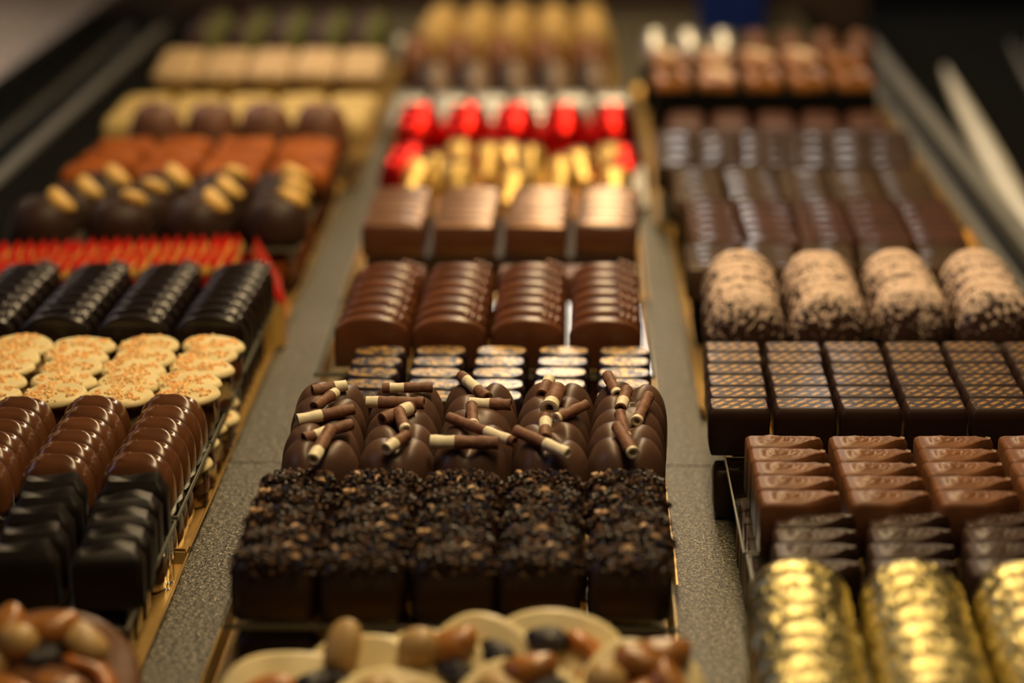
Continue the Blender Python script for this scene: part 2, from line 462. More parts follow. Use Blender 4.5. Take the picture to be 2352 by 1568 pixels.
# small bright metal knob between the far trays
mb = MB(); mb.loft([[(.0075 * math.sin(PI * k / 12) * math.cos(a) , .0075 * math.sin(PI * k / 12) * math.sin(a), .014 - .0075 * math.cos(PI * k / 12)) for a in [2 * PI * i / 18 for i in range(18)]] for k in range(1, 12)], 0)
tube((0, 0, 0), (0, 0, .009), .004, mb, 12)
tag(obj('metal_knob', mb.mesh('metal_knob', [M['glare_and_knob']]), loc=(-.1480, 2.06, 0)), 'small pale shiny knob on the granite between the far trays', 'knob')

# ---------------------------------------------------------------- gold card trays
def tray(x0, x1, y0, y1, label, lip=.006, fl=.0022):
    mb = MB(); t = .0007; o = Vector(((x0 + x1) / 2, (y0 + y1) / 2, 0)); a, b = (x1 - x0) / 2, (y1 - y0) / 2
    mb.box(-a, a, -b, b, .0002, .0014)
    n = 6
    for s in (-1, 1):
        # side walls, slightly wavy like folded card
        for (q0, q1, ax) in ((-b, b, 0), (-a, a, 1)):
            lo, hi = [], []
            for k in range(n + 1):
                u = q0 + (q1 - q0) * k / n; wz = lip + U(-.0006, .0006); f = fl + U(-.0005, .0005)
                e = (a if ax == 0 else b)
                pts = [(s * e, u, .0002), (s * (e + f), u, wz), (s * (e + f - t), u, wz), (s * (e - t), u, .0012)]
                if ax: pts = [(p[1], p[0], p[2]) for p in pts]
                lo.append(pts)
            mb.loft(lo, 0, False, True, flip=(s > 0) ^ (ax == 1))
    ob = obj('gold_tray', mb.mesh('gold_tray', [M['gold_card']]), loc=o)
    return tag(ob, label, 'tray', 'gold card trays on the granite deck')
def sheet(x0, x1, y0, y1, label, z=.0275, legs=True, foot=.0016):
    """clear acrylic riser: sheet with polished pale edges on four slim legs"""
    root = obj('acrylic_riser', None, loc=((x0 + x1) / 2, (y0 + y1) / 2, 0)); a, b = (x1 - x0) / 2, (y1 - y0) / 2
    tag(root, label, 'riser', 'clear acrylic risers under the upper layers')
    mb = MB(); e = .0006
    mb.box(-a + e, a - e, -b + e, b - e, z, z + .0018); obj('sheet', mb.mesh('sheet', [M['glass']]), root)
    mb = MB()
    mb.box(-a, a, -b, -b + e, z, z + .0018); mb.box(-a, a, b - e, b, z, z + .0018)
    mb.box(-a, -a + e, -b + e, b - e, z, z + .0018); mb.box(a - e, a, -b + e, b - e, z, z + .0018)
    obj('edge', mb.mesh('edge', [M['acedge']]), root)
    for sx in (-1, 1):
        for sy in (-1, 1):
            mb = MB(); mb.box(sx * (a - .004) - .001, sx * (a - .004) + .001, sy * (b - .0015) - .001, sy * (b - .0015) + .001, foot, z)
            obj('leg', mb.mesh('leg', [M['glass']]), root)
    return root

tray(-.345, -.149, .56, .850, 'gold card tray under the nut clusters and very dark bars, front left')
tray(-.345, -.1495, .858, 1.225, 'gold card tray under the white-topped cups, left row')
tray(-.315, -.1495, 1.235, 1.528, 'gold card tray under the nut-topped and orange-dusted domes')
tray(-.322, -.1420, 1.534, 2.010, 'gold card tray under the tan-topped gold cups, far left', .003)
tray(-.122, .0405, .56, .812, 'gold card tray under the crumb-topped blocks and fruit discs')
tray(-.118, .043, .822, 1.010, 'gold card tray under the roll-topped domes, middle row')
tray(-.117, .044, 1.020, 1.225, 'gold card tray under the glossy arched bars, middle row')
tray(-.120, .046, 1.235, 1.570, 'gold card tray under the gold cones, middle row')
tray(-.124, .044, 1.580, 2.190, 'gold card tray under the silver squares, far middle', .003)
tray(.077, .250, .56, .800, 'gold card tray under the gold foil bars, front right')
tray(.0755, .250, .810, 1.030, 'gold card tray under the gold-dashed squares, right row')
tray(.0680, .250, 1.040, 1.405, 'gold card tray under the powder-dusted domes, right row')
tray(.0600, .250, 1.415, 1.900, 'gold card tray under the almond florentines, far right')

GL, _u = 'clear acrylic riser under the ', ''
sheet(-.246, -.1470, .722, .825, GL + 'very dark bars, front left')
sheet(-.266, -.1470, .829, .915, GL + 'glossy milk bars, left row')
sheet(-.262, -.1470, .918, 1.012, GL + 'white-topped cups, left row')
sheet(-.300, -.1470, 1.020, 1.142, GL + 'very dark ridged bars, left row')
sheet(-.312, -.1480, 1.250, 1.524, GL + 'nut-topped and orange domes, left row')
sheet(-.318, -.1440, 1.536, 1.640, GL + 'pale yellow blocks, left row')
sheet(-.318, -.1440, 1.690, 1.815, GL + 'tan-topped gold cups, far left')
sheet(-.318, -.1440, 1.885, 2.005, GL + 'pistachio domes, far left')
sheet(-.1155, .0405, .726, .822, GL + 'crumb-topped blocks, middle row')
sheet(-.113, .0415, .824, .918, GL + 'roll-topped dark domes, middle row')
sheet(-.1145, .043, 1.016, 1.142, GL + 'glossy arched milk bars, middle row')
sheet(.0685, .225, .734, .795, GL + 'dark feather bars, right row')
sheet(.0675, .225, .797, .903, GL + 'milk feather bars, right row')
sheet(.071, .246, .905, 1.005, GL + 'gold-dashed squares, right row')
sheet(.0745, .246, 1.046, 1.150, GL + 'powder-dusted domes, right row')

# ================================================================ CHOCOLATES
ZS = .0295      # top of the acrylic sheets
ZT = .0016      # tray floor
def arch(a, H, side, n=22, p=2.2):
    """arch outline in XZ: vertical sides up to 'side', then a rounded crown"""
    pts = [(-a, 0), (-a, side * .5)]
    for k in range(n + 1):
        t = PI - PI * k / n; c, s = math.cos(t), math.sin(t)
        pts.append((a * math.copysign(abs(c) ** (2 / p), c), side + (H - side) * abs(s) ** (2 / p)))
    pts += [(a, side * .5), (a, 0)]
    return pts[::-1]

# --- very dark bars with a wavy ridge, front left (L1)
def wavybar(seed):
    random.seed(seed); ph = U(0, 6)
    top = lambda x, y: .0012 * math.sin(x * 330 + ph + y * 120) * (1 - (y / .008) ** 2 * .5) + .0016 * math.exp(-((y - .0015 - x * .12) / .0022) ** 2)
    return block(rrect(.0125, .0062, .002), [(.0004, 0), (0, .0006), (0, .0160), (.0016, .0188), (.0032, .0203)], top, 6)
P1 = [proto('dark_chocolate_bar', wavybar(i).mesh('wavy_bar', [M['black']])) for i in range(3)]
grid(P1, 'very dark chocolate bar, wavy ridged top', 'chocolate', 'very dark wavy bars in the front left tray', 5, 2,
     (-.190, .811), (-.160, .812), (-.157, .743), (-.187, .742), ZS, rz=3, jr=4, jit=.001)
P1b = [proto('dark_chocolate_bar', wavybar(9).mesh('wavy_bar_low', [M['black']]))]
grid(P1b, 'very dark bar under the acrylic riser, lower layer', 'chocolate', 'lower layer of very dark bars', 4, 1,
     (-.1665, .80), (-.1665, .80), (-.1665, .742), (-.1665, .742), ZT, jr=4)
grid(P1b, 'very dark bar at the lower front, far left', 'chocolate', 'lower layer of very dark bars', 1, 2,
     (-.222, .742), (-.195, .742), (-.195, .742), (-.222, .742), ZT, jr=4)

# --- glossy milk bars with a carved crescent (L2)
def shellbar():
    a, b, H = .0142, .0088, .0232
    def d(x, y, z):
        k = max(0.0, (z - .008) / .015)
        # crescent groove and a raised lip across the crown
        g = math.exp(-((y + .0012 - .0030 * math.cos((x - .002) * 190)) / .0011) ** 2)
        g2 = math.exp(-((y + .0046 - .0030 * math.cos((x - .002) * 190)) / .0012) ** 2)
        side = math.exp(-((x - .001) / .0075) ** 2)
        z += k * side * (-.0024 * g + .0011 * g2)
        z -= .05 * x * k * (x < 0)
        if x < -.004: z += .00035 * math.sin(y * 3600) * k
        return (x, y, z)
    return sdome(a, b, H, .72, .55, .004, 44, 22, d)
P2 = [proto('milk_chocolate_bar', shellbar().mesh('shell_bar', [M['milk_gloss']]))]
grid(P2, 'glossy milk chocolate bar with carved crescent', 'chocolate', 'glossy milk crescent bars', 6, 3,
     (-.224, .902), (-.1615, .906), (-.1625, .833), (-.225, .829), ZS, rz=-5, tilt=-6, jr=1.5)
grid(P2, 'glossy milk bar under the riser, lower layer', 'chocolate', 'lower layer of glossy milk bars', 6, 1,
     (-.167, .896), (-.167, .896), (-.1665, .826), (-.1665, .826), ZT, rz=-5, tilt=-6)

# --- white-lidded cups with golden crumbs (L3)
def cup(seed):
    random.seed(seed)
    top = None
    o = sellipse(.0125, .0105, .95, 30)
    return block(o, [(.0018, 0), (.0008, .001), (0, .008), (.0004, .0165)], None, 2)
def lid(seed):
    random.seed(seed)
    o = [(x * (1 + .03 * math.sin(3 * i * .2 + seed)), y * (1 + .03 * math.cos(2 * i * .2 + seed))) for i, (x, y) in enumerate(sellipse(.0146, .0122, 1, 30))]
    return block(o, [(.0012, 0), (.0002, .0006), (0, .0014), (.0004, .0024), (.0014, .0030)], lambda x, y: .0009 * (1 - (x / .0146) ** 2 - (y / .0122) ** 2), 5)
def chip(mb, x, y, z, s, mat=0, flat=.5):
    t = Matrix.Translation((x, y, z)) @ Matrix.Rotation(U(0, 6.28), 4, 'Z') @ Matrix.Rotation(U(-.5, .5), 4, 'X') @ Matrix.Rotation(U(-.5, .5), 4, 'Y')
    a, b, c = s * U(.7, 1.5), s * U(.5, .9), s * U(.5, 1) * flat
    vs = [(-a, -b * U(.3, 1), -c), (a, -b, -c), (a * U(.4, 1), b, -c), (-a, b * U(.5, 1), -c), (-a * .6, -b * .5, c), (a * .7, -b * .6, c * U(.4, 1.2)), (a * .4, b * .6, c), (-a * .6, b * .4, c)]
    mb.add(vs, [(3, 2, 1, 0), (4, 5, 6, 7), (0, 1, 5, 4), (1, 2, 6, 5), (2, 3, 7, 6), (3, 0, 4, 7)], mat, False, t)
M['crumb'] = choc('golden_biscuit_crumb', (.96, .56, .21), .6, 0, 300, .0005, .3)
M['crumb_pale'] = choc('pale_biscuit_crumb', (.98, .72, .34), .6, 0, 300, .0005, .2)
def lidcrumbs(seed):
    random.seed(seed); mb = MB(); cx, cy = U(-.004, .004), U(-.002, .002)
    for i in range(230):
        r = math.sqrt(U(0, 1)) * .93; t = U(0, 6.28); x, y = .0135 * r * math.cos(t), .0112 * r * math.sin(t)
        if noise.noise(Vector((x * 170, y * 170, seed * 3.7))) < -.12 + .6 * math.hypot(x - cx, y - cy) / .014 - .25: continue
        chip(mb, x, y, .0033 + .0009 * (1 - r * r), U(.0005, .0012), 0 if U(0, 1) < .55 else 1, .45)
    return mb
P3 = []
for i in range(4):
    p = proto('white_chocolate_cup', cup(i).mesh('cup', [M['swirl']]))
    l = obj('lid', lid(i).mesh('lid', [M['white']]), p, (U(-.001, .001), U(-.001, 0), .0162), (R(1 + 2 * i), R(U(-6, 6)), U(-.3, .3))); l['label'] = 'white chocolate lid'
    c = obj('crumbs', lidcrumbs(30 + i).mesh('crumbs', [M['crumb'], M['crumb_pale']]), l); c['kind'] = 'stuff'; c['label'] = 'golden biscuit crumbs'
    P3.append(p)
random.seed(11)
grid(P3, 'white-lidded chocolate cup, golden crumbs', 'chocolate', 'white-lidded cups with golden crumbs', 5, 4,
     (-.245, .995), (-.158, .997), (-.158, .925), (-.243, .925), ZS, jr=6, jit=.0014)
grid(P3, 'white-lidded cup under the riser, lower layer', 'chocolate', 'lower layer of white-lidded cups', 5, 1,
     (-.1605, .998), (-.1605, .998), (-.1605, .918), (-.1605, .918), ZT, jr=12, jit=.0015)

# --- very dark ridged bars (L4) and milk arched bars (C4)
def ridged(a, H, d, mat, bead=1, side=.014):
    mb = extrude_y(arch(a, H, side), [(-d / 2, .0016), (-d / 2 + .0004, .0006), (-d / 2 + .0012, 0), (-d / 2 + .0045, .0002), (d / 2 - .0045, .0012), (d / 2 - .0016, .0026), (d / 2, .0045)])
    # row of pearls along the right shoulder, and a raised lip along the front edge of the crown
    for k in range(3):
        x = a * (.44 + .17 * k); z = side + (H - side) * (1 - (x / a) ** 2.2) ** (1 / 2.2)
        sdome(.0021, .0032, .0024, 1, 1, 0, 12, 5, None, mb, 0, Matrix.Translation((x, -.0008, z - .0004)) @ Matrix.Rotation(R(22 + 14 * k), 4, 'Y'))
    return mb
P4 = [proto('dark_chocolate_bar', ridged(.0163, .0232, .0132, 0).mesh('ridged_bar', [M['black_gloss']]))]
grid(P4, 'very dark arched bar with pearl shoulder', 'chocolate', 'very dark arched bars behind the cups', 8, 4,
     (-.270, 1.128), (-.162, 1.131), (-.164, 1.036), (-.272, 1.034), ZS, jr=1.2)
grid(P4, 'very dark arched bar, lower layer', 'chocolate', 'lower layer of very dark arched bars', 8, 1,
     (-.1680, 1.128), (-.1680, 1.128), (-.1680, 1.036), (-.1680, 1.036), ZT, jr=1.2)
P4c = [proto('milk_chocolate_bar', ridged(.0170, .0245, .0156, 0, side=.0165).mesh('arched_bar', [M['milk_mid']]))]
grid(P4c, 'glossy arched milk bar with pearl shoulder', 'chocolate', 'glossy arched milk bars, middle row', 7, 4,
     (-.087, 1.126), (.0215, 1.129), (.0205, 1.030), (-.0885, 1.031), ZS, jr=1.0)
grid(P4c, 'arched milk bar under the riser, lower layer', 'chocolate', 'lower layer of arched milk bars', 1, 4,
     (-.089, 1.031), (.021, 1.031), (.021, 1.031), (-.089, 1.031), ZT, jr=1.0)

# --- red and gold wrapped tablets standing on edge (L5)
def tablet():
    mb = MB(); a, b, H = .0029, .0135, .034
    vs = [(-a, -b, 0), (a, -b, 0), (a, b, 0), (-a, b, 0), (-a, -b, H - .007), (a, -b, H - .007), (a, b, H - .007), (-a, b, H - .007), (0, -b * .8, H), (0, b * .8, H)]
    fs = [(3, 2, 1, 0), (0, 1, 5, 4), (2, 3, 7, 6), (1, 2, 6, 5), (3, 0, 4, 7), (4, 5, 8), (6, 7, 9), (5, 6, 9, 8), (7, 4, 8, 9)]
    mb.add(vs, fs, 0, False); return mb
P5 = [proto('wrapped_tablet', tablet().mesh('tablet', [M['redgold']]))]
grid(P5, 'red and gold wrapped tablet on edge', 'sweet', 'red and gold wrapped tablets', 2, 20,
     (-.2990, 1.188), (-.1755, 1.208), (-.1755, 1.176), (-.2990, 1.156), .012, jr=3, jit=.0007)
m = MB()
m.box(-.080, .054, -.028, .038, 0, .010)
tag(obj('tablet_base', m.mesh('tablet_base', [M['gold_card']]), loc=(-.2275, 1.180, ZT)), 'gold card block carrying the red and gold wrapped tablets', 'base')
def bigtab():
    mb = MB(); a, b, H = .0095, .028, .047
    rings = []
    for (y, s) in ((-b, .86), (-b + .004, 1), (b - .004, 1), (b, .80)):
        rings.append([(-a * s * .5, y, 0), (a * s * 1.0, y, 0), (a * s * 1.0, y, H * .50), (-.003, y, H * s), (-a * s * .6, y, H * .8)])
    mb.loft(rings, 0, False, True, flip=True); return mb
tag(obj('wrapped_bar', bigtab().mesh('wrapped_bar', [M['redgold_big']]), loc=(-.1575, 1.178, ZT), rot=(0, 0, R(10))), 'large red gable-topped wrapped bar with gold stripes, end of tablet row', 'sweet')

# --- dark domes with a nut (L6)
def bigdome(a, b, H, seed, e1=.8):
    random.seed(seed); o = Vector((U(0, 9), U(0, 9), 0))
    return sdome(a, b, H, e1, .9, .003, 32, 14, lambda x, y, z: tuple(Vector((x, y, z)) * (1 + .05 * noise.noise(Vector((x, y, z)) * 60 + o))))
def bean(a, b, c, bend=0.0, n=14, mb=None, mat=0, M=None):
    mb = mb or MB(); rings = []
    for j in range(1, n):
        t = PI * j / n; x = -a * math.cos(t); r = math.sin(t) ** .8
        rings.append([(x, b * r * math.cos(q) + bend * (x / a) ** 2, c * r * math.sin(q)) for q in [2 * PI * k / 14 for k in range(14)]])
    mb.loft(rings, mat, True, True, M); return mb
P6 = []
for i in range(3):
    p = proto('nut_topped_chocolate', bigdome(.0188, .0168, .0245, i).mesh('dome', [M['dark_plain']]))
    n_ = obj('nut', bean(.0098, .0060, .0046, .003).mesh('cashew', [M['nut']]), p, (.0105, -.0015 + .002 * i, .0222), (0, R(32), R((-35, 60, 15)[i]))); n_['label'] = 'golden cashew half'
    P6.append(p)
grid(P6, 'dark dome with golden nut half', 'chocolate', 'dark domes with a nut', 3, 4,
     (-.275, 1.334), (-.168, 1.337), (-.1635, 1.272), (-.296, 1.269), ZS, jr=5, jit=.001)

# --- orange-dusted (L7)
def rough_block(a, b, H, seed, amp=.0016, r=.006, sc=90):
    random.seed(seed); o = Vector((U(0, 9), U(0, 9), 0))
    return block(rrect(a, b, r), [(.001, 0), (0, .001), (0, H * .6), (.0012, H * .86), (.004, H)], lambda x, y: amp * noise.noise(Vector((x, y, 0)) * sc + o) * 2 - 8 * (x * x + y * y) * .35, 7)
P7 = [proto('spiced_chocolate', rough_block(.0186, .0175, .020, 40 + i).mesh('spiced', [M['orange']])) for i in range(3)]
grid(P7, 'square chocolate dusted with orange spice', 'chocolate', 'orange-dusted squares behind the nut domes', 3, 4,
     (-.281, 1.452), (-.1645, 1.454), (-.1610, 1.379), (-.287, 1.377), ZS, jr=4, jit=.001)
grid(P7, 'orange-dusted square under the riser', 'chocolate', 'lower layer of orange-dusted squares', 6, 1,
     (-.1690, 1.482), (-.1690, 1.482), (-.1690, 1.272), (-.1690, 1.272), ZT, jr=4)
# --- soft brown domes (L8)
P8 = [proto('brown_truffle', bigdome(.0186, .0185, .0345, 20 + i, .70).mesh('soft_dome', [M['brown_soft']])) for i in range(2)]
grid(P8, 'large soft brown domed truffle', 'chocolate', 'soft brown domes in a single row', 1, 4,
     (-.270, 1.506), (-.1615, 1.509), (-.1615, 1.509), (-.270, 1.506), ZS, jr=5, jit=.001)
# --- cream blocks (L9)
P9 = [proto('cream_chocolate', rough_block(.0172, .0165, .018, 60 + i, .0006, .004).mesh('cream_block', [M['cream']])) for i in range(2)]
grid(P9, 'pale yellow cream chocolate block', 'chocolate', 'pale yellow blocks', 3, 5,
     (-.296, 1.618), (-.150, 1.621), (-.150, 1.550), (-.296, 1.548), ZS, jr=3)
# --- tan-topped gold cups (L10)
def goldcup():
    mb = MB(); n = 40; rings = []
    for z, r in ((0, .0135), (.001, .014), (.015, .0165)):
        rings.append([((r + .0006 * (k % 2)) * math.copysign(abs(math.cos(2 * PI * k / n)) ** .7, math.cos(2 * PI * k / n)), (r + .0006 * (k % 2)) * math.copysign(abs(math.sin(2 * PI * k / n)) ** .7, math.sin(2 * PI * k / n)), z) for k in range(n)])
    mb.loft(rings, 0, False, True); return mb
P10 = []
for i in range(2):
    p = proto('gold_cup_praline', goldcup().mesh('gold_cup', [M['gold_cup']]))
    f = obj('filling', rough_block(.0162, .0162, .010, 70 + i, .0012, .006, 120).mesh('filling', [M['tan']]), p, (0, 0, .013)); f['label'] = 'tan nutty topping'
    P10.append(p)
grid(P10, 'tan-topped praline in gold cup', 'chocolate', 'tan-topped pralines in gold cups', 3, 5,
     (-.296, 1.788), (-.156, 1.791), (-.153, 1.715), (-.290, 1.708), ZS, jr=3)
# --- dark with pistachio (L11)
P11 = [proto('pistachio_chocolate', bigdome(.0168, .019, .026, 80 + i).mesh('pistachio_dome', [M['greendust']])) for i in range(2)]
grid(P11, 'dark domed chocolate with green pistachio', 'chocolate', 'pistachio domes at the far left', 3, 5,
     (-.299, 1.985), (-.165, 1.988), (-.166, 1.908), (-.298, 1.904), ZS, jr=5)

# ================================================================ MIDDLE ROW
# --- crumb-topped blocks (C1)
M['cocoa'] = choc('dark_cocoa_nib', (.022, .011, .006), .4, .1, 400, .0004, .5)
M['cocoa2'] = choc('brown_cocoa_nib', (.17, .092, .050), .5, 0, 400, .0004, .4)
M['flake'] = choc('toasted_nut_flake', (.64, .42, .24), .5, 0, 300, .0004, .3)
def crumbblock(seed):
    random.seed(seed)
    return block(rrect(.0150, .0083, .006), [(.0008, 0), (.0002, .001), (0, .010), (.0004, .0164), (.0022, .0202)], None, 2)
def crumbtop(seed):
    random.seed(seed); mb = MB()
    for i in range(380):
        x, y = U(-.0155, .0155), U(-.0086, .0086)
        e = (abs(x) / .0156) ** 3 + (abs(y) / .0087) ** 2.6
        if e > 1: continue
        z = .0226 + U(-.0007, .0012) - .0056 * e ** 2.0
        k = U(0, 1)
        chip(mb, x, y, z, U(.0005, .00115), 0 if k < .72 else 1, .9)
    return mb
PC1 = []
for i in range(5):
    p = proto('crumb_topped_chocolate', crumbblock(i).mesh('crumb_block', [M['dark']]))
    c = obj('crumb_topping', crumbtop(100 + i).mesh('crumb_topping', [M['cocoa'], M['cocoa2']]), p); c['kind'] = 'stuff'
    random.seed(200 + i)
    for k in range(2):
        mb = MB(); chip(mb, 0, 0, 0, U(.0013, .0028), 0, .5)
        f = obj('nut_flake', mb.mesh('nut_flake', [M['flake']]), p, (U(-.012, .012), U(-.006, .005), .0232)); f['label'] = 'pale toasted nut flake'
    PC1.append(p)
random.seed(5)
grid(PC1, 'dark block thickly topped with cocoa crumbs', 'chocolate', 'crumb-topped dark blocks', 5, 5,
     (-.0985, .813), (.025, .815), (.024, .738), (-.0985, .735), ZS, jr=3, jit=.0008)
PC1b = [proto('dark_chocolate_block', crumbblock(77).mesh('plain_block', [M['dark']]))]
grid(PC1b, 'dark block under the riser, lower layer', 'chocolate', 'lower layer of dark blocks', 1, 5,
     (-.098, .738), (.024, .738), (.024, .738), (-.098, .738), ZT, jr=3)

# --- cleft domes with chocolate rolls (C2)
def cleft(seed):
    random.seed(seed); s = U(-.35, .35); x0 = U(-.0015, .0015); w = .0021; amp = (1, .15, 1.1, 1, .2, .9)[seed]
    def d(x, y, z):
        k = amp * max(0.0, z / .030) ** 1.2; q = (x - x0 - s * y)
        g = math.exp(-(q / w) ** 2) * .0022 + math.exp(-(q / (w * 2.2)) ** 2) * .0014
        return (x + .0006 * math.copysign(1, q) * k, y, z - k * g)
    return sdome(.0157, .0132, .0305, .66, .96, .003, 48, 18, d)
def rollmesh(L, r, w0, w1, seed):
    """rolled chocolate cigarette along +X with a spiral open end; white between w0..w1 (fractions of length)"""
    random.seed(seed); mb = MB(); n = 16; N = 14
    for j in range(N):
        x0, x1 = L * j / N - L / 2, L * (j + 1) / N - L / 2; m_ = 1 if w0 <= (j + .5) / N <= w1 else 0
        rr = lambda x: r * (1 + .06 * math.sin(x * 700 + seed) )
        ra, rb = rr(x0), rr(x1)
        mb.loft([[(x0, ra * math.cos(a), ra * math.sin(a)) for a in [2 * PI * k / n for k in range(n)]], [(x1, rb * math.cos(a), rb * math.sin(a)) for a in [2 * PI * k / n for k in range(n)]]], m_, True, False)
    for (sx, s, m_) in ((-L / 2, 1, 1 if w0 <= .04 else 0), (L / 2, -1, 1 if w1 >= .96 else 0)):
        # annular end plus hollow bore
        A = [2 * PI * k / n for k in range(n)]; R0 = r * 1.0; R1 = r * .48
        rings = [[(sx, R0 * math.cos(a), R0 * math.sin(a)) for a in A], [(sx - s * .0002, r * .8 * math.cos(a), r * .8 * math.sin(a)) for a in A], [(sx, R1 * math.cos(a), R1 * math.sin(a)) for a in A], [(sx + s * .004, R1 * .9 * math.cos(a), R1 * .9 * math.sin(a)) for a in A]]
        mb.loft(rings, m_, True, False, flip=(s < 0))
        mb.add(rings[3], [tuple(range(n))], 2, False)
    return mb
M['roll_brown'] = choc('milk_roll', (.21, .095, .052), .6, 0, 400, .0004, .25)
M['roll_white'] = choc('white_roll', (.95, .88, .64), .5, 0, 300, .0003, .1)
PC2 = [cleft(i).mesh('cleft_dome', [M['dark_satin']]) for i in range(6)]
# roll placement: (row from front, column): start point (white end first) and end point on the crown, white span, radius
ROLLS = {
 (4, 0): [((-.0927, .8123), (-.0882, .8370), 0, .30, .0029)], (4, 1): [((-.0660, .8220), (-.0590, .8330), 0, .45, .0028)],
 (4, 2): [((-.0495, .8283), (-.0237, .8271), 0, .36, .0030)], (4, 3): [((.0027, .8201), (-.0173, .8382), 0, .42, .0027)],
 (4, 4): [((.0272, .8216), (.0217, .8430), 0, .10, .0029)],
 (3, 0): [((-.0984, .8343), (-.0811, .8466), .2, .5, .0026)], (3, 1): [((-.0600, .8450), (-.0640, .8600), 0, .12, .0028)],
 (3, 2): [((-.0177, .8344), (-.0440, .8545), .08, .42, .0024)], (3, 3): [((-.0061, .8375), (-.0061, .8557), .4, .8, .0028)],
 (3, 4): [((.0249, .8400), (.0230, .8597), 0, .08, .0026)],
 (2, 0): [((-.1034, .8559), (-.0821, .8656), 0, .42, .0027)], (2, 1): [((-.0700, .8560), (-.0590, .8670), .62, .95, .0032)],
 (2, 2): [((-.0343, .8527), (-.0356, .8694), 0, .10, .0027)], (2, 3): [((-.0020, .8610), (.0100, .8732), 0, .08, .0025)],
 (2, 4): [((.0296, .8600), (.0350, .8823), 0, .10, .0027)],
 (1, 0): [((-.0985, .8735), (-.0910, .8865), .78, 1, .0026)], (1, 1): [((-.0779, .8777), (-.0548, .8751), 0, .2, .0028)],
 (1, 2): [((-.0366, .8769), (-.0201, .8742), 0, .5, .0027)], (1, 3): [((-.0048, .8715), (-.0015, .8880), 0, .25, .0040)],
 (1, 4): [((.0236, .8740), (.0265, .8907), .1, .4, .0028)],
 (0, 0): [((-.1012, .8924), (-.0879, .8978), .66, 1, .0027)], (0, 1): [((-.0729, .8966), (-.0527, .8976), .15, .45, .0024)],
 (0, 2): [((-.0298, .8880), (-.0414, .9080), .35, .75, .0028)], (0, 3): [((-.0079, .8910), (-.0050, .9050), .7, 1, .0028)],
 (0, 4): [((.0228, .8929), (.0190, .9106), 0, .12, .0027)],
}
random.seed(3)
bl, br, fr, fl = map(Vector, ((-.0945, .903), (.0285, .906), (.0245, .836), (-.0925, .832)))
for r in range(5):
    for c in range(5):
        u, v = c / 4, r / 4
        p = (bl * (1 - u) + br * u) * (1 - v) + (fl * (1 - u) + fr * u) * v
        o = obj('roll_topped_chocolate', PC2[(r * 2 + c * 3) % 6], loc=(p.x + U(-.0006, .0006), p.y + U(-.0006, .0006), ZS), rot=(R(-3), 0, R(U(-16, 16))))
        tag(o, 'dark cleft dome with chocolate roll, %s, %s' % (rowword(r, 5), colword(c, 5)), 'chocolate', 'roll-topped dark domes')
        bpy.context.view_layer.update()
        for (s0, s1, w0, w1, rad) in ROLLS[(r, c)]:
            rad *= .88
            a0 = Vector((*s0, 0)); a1 = Vector((*s1, 0)); dv = a1 - a0; L = dv.length
            mid = (a0 + a1) / 2; ang = math.atan2(dv.y, dv.x)
            low = abs(math.sin(ang))       # rolls lying in the cleft slope down towards the white end
            world = Matrix.Translation((mid.x, mid.y, ZS + .0292 + rad * .75)) @ Matrix.Rotation(ang, 4, 'Z') @ Matrix.Rotation(R(-9 * low), 4, 'Y')
            rl = obj('chocolate_roll', rollmesh(L, rad, w0, w1, r * 5 + c).mesh('roll', [M['roll_brown'], M['roll_white'], M['black']]), o)
            rl.matrix_basis = o.matrix_world.inverted() @ world
            rl['label'] = 'rolled chocolate cigarette, milk brown with a white band'

# --- gold-marbled small squares (C3)
def square(a, b, H, bev=.0012, dome=.0):
    return block(rrect(a, b, .0018, 5), [(.0003, 0), (0, .0005), (0, H - bev), (bev * .4, H - bev * .3), (bev, H)], lambda x, y: dome * (1 - (x / a) ** 2 - (y / b) ** 2), 3)
PC3 = [proto('gold_printed_chocolate', block(sellipse(.0120, .0076, .55, 32), [(.0003, 0), (0, .0005), (0, .0140), (.0008, .0158), (.0014, .0163)], None, 3).mesh('marbled_square', [M['marble_top']]))]
grid(PC3, 'dark chocolate with gold marbled top', 'chocolate', 'gold-marbled squares', 5, 5,
     (-.0825, 1.002), (.0285, 1.004), (.0265, .937), (-.083, .935), .0285, jr=2)
grid(PC3, 'gold-marbled chocolate, lower layer', 'chocolate', 'lower layer of gold-marbled squares', 2, 1,
     (-.085, .996), (-.085, .996), (-.086, .975), (-.086, .975), ZT, jr=3)
sheet(-.099, .0415, .921, 1.0135, GL + 'gold-marbled squares, middle row', z=.0265)

# --- flat brown squares (C4b) and striped squares (C5)
P4b = [proto('milk_chocolate_square', square(.0140, .0125, .0165).mesh('flat_square', [M['brown_soft']]))]
grid(P4b, 'flat matte brown square behind arched bars', 'chocolate', 'flat brown squares', 1, 4,
     (-.0865, 1.176), (.0145, 1.178), (.0145, 1.178), (-.0865, 1.176), .020, jr=2)
m = MB(); m.box(-.066, .066, -.016, .016, 0, .018)
tag(obj('card_riser', m.mesh('card_riser', [M['gold_card']]), loc=(-.036, 1.177, ZT)), 'gold card riser under the flat brown squares', 'riser')
PC5 = [proto('striped_chocolate_square', square(.0174, .0067, .0185, .0026, .0018).mesh('striped_square', [M['line_top']]))]
grid(PC5, 'glossy milk square with pale stripes', 'chocolate', 'striped milk squares', 6, 4,
     (-.094, 1.332), (.0285, 1.336), (.0245, 1.256), (-.0945, 1.253), .0262, jr=2)
for nm, (x0, x1) in (('leftmost and second', (-.112, -.036)), ('third and fourth', (-.033, .043))):
    pass
m = MB(); m.box(-.076, .076, -.047, .047, 0, .0243)
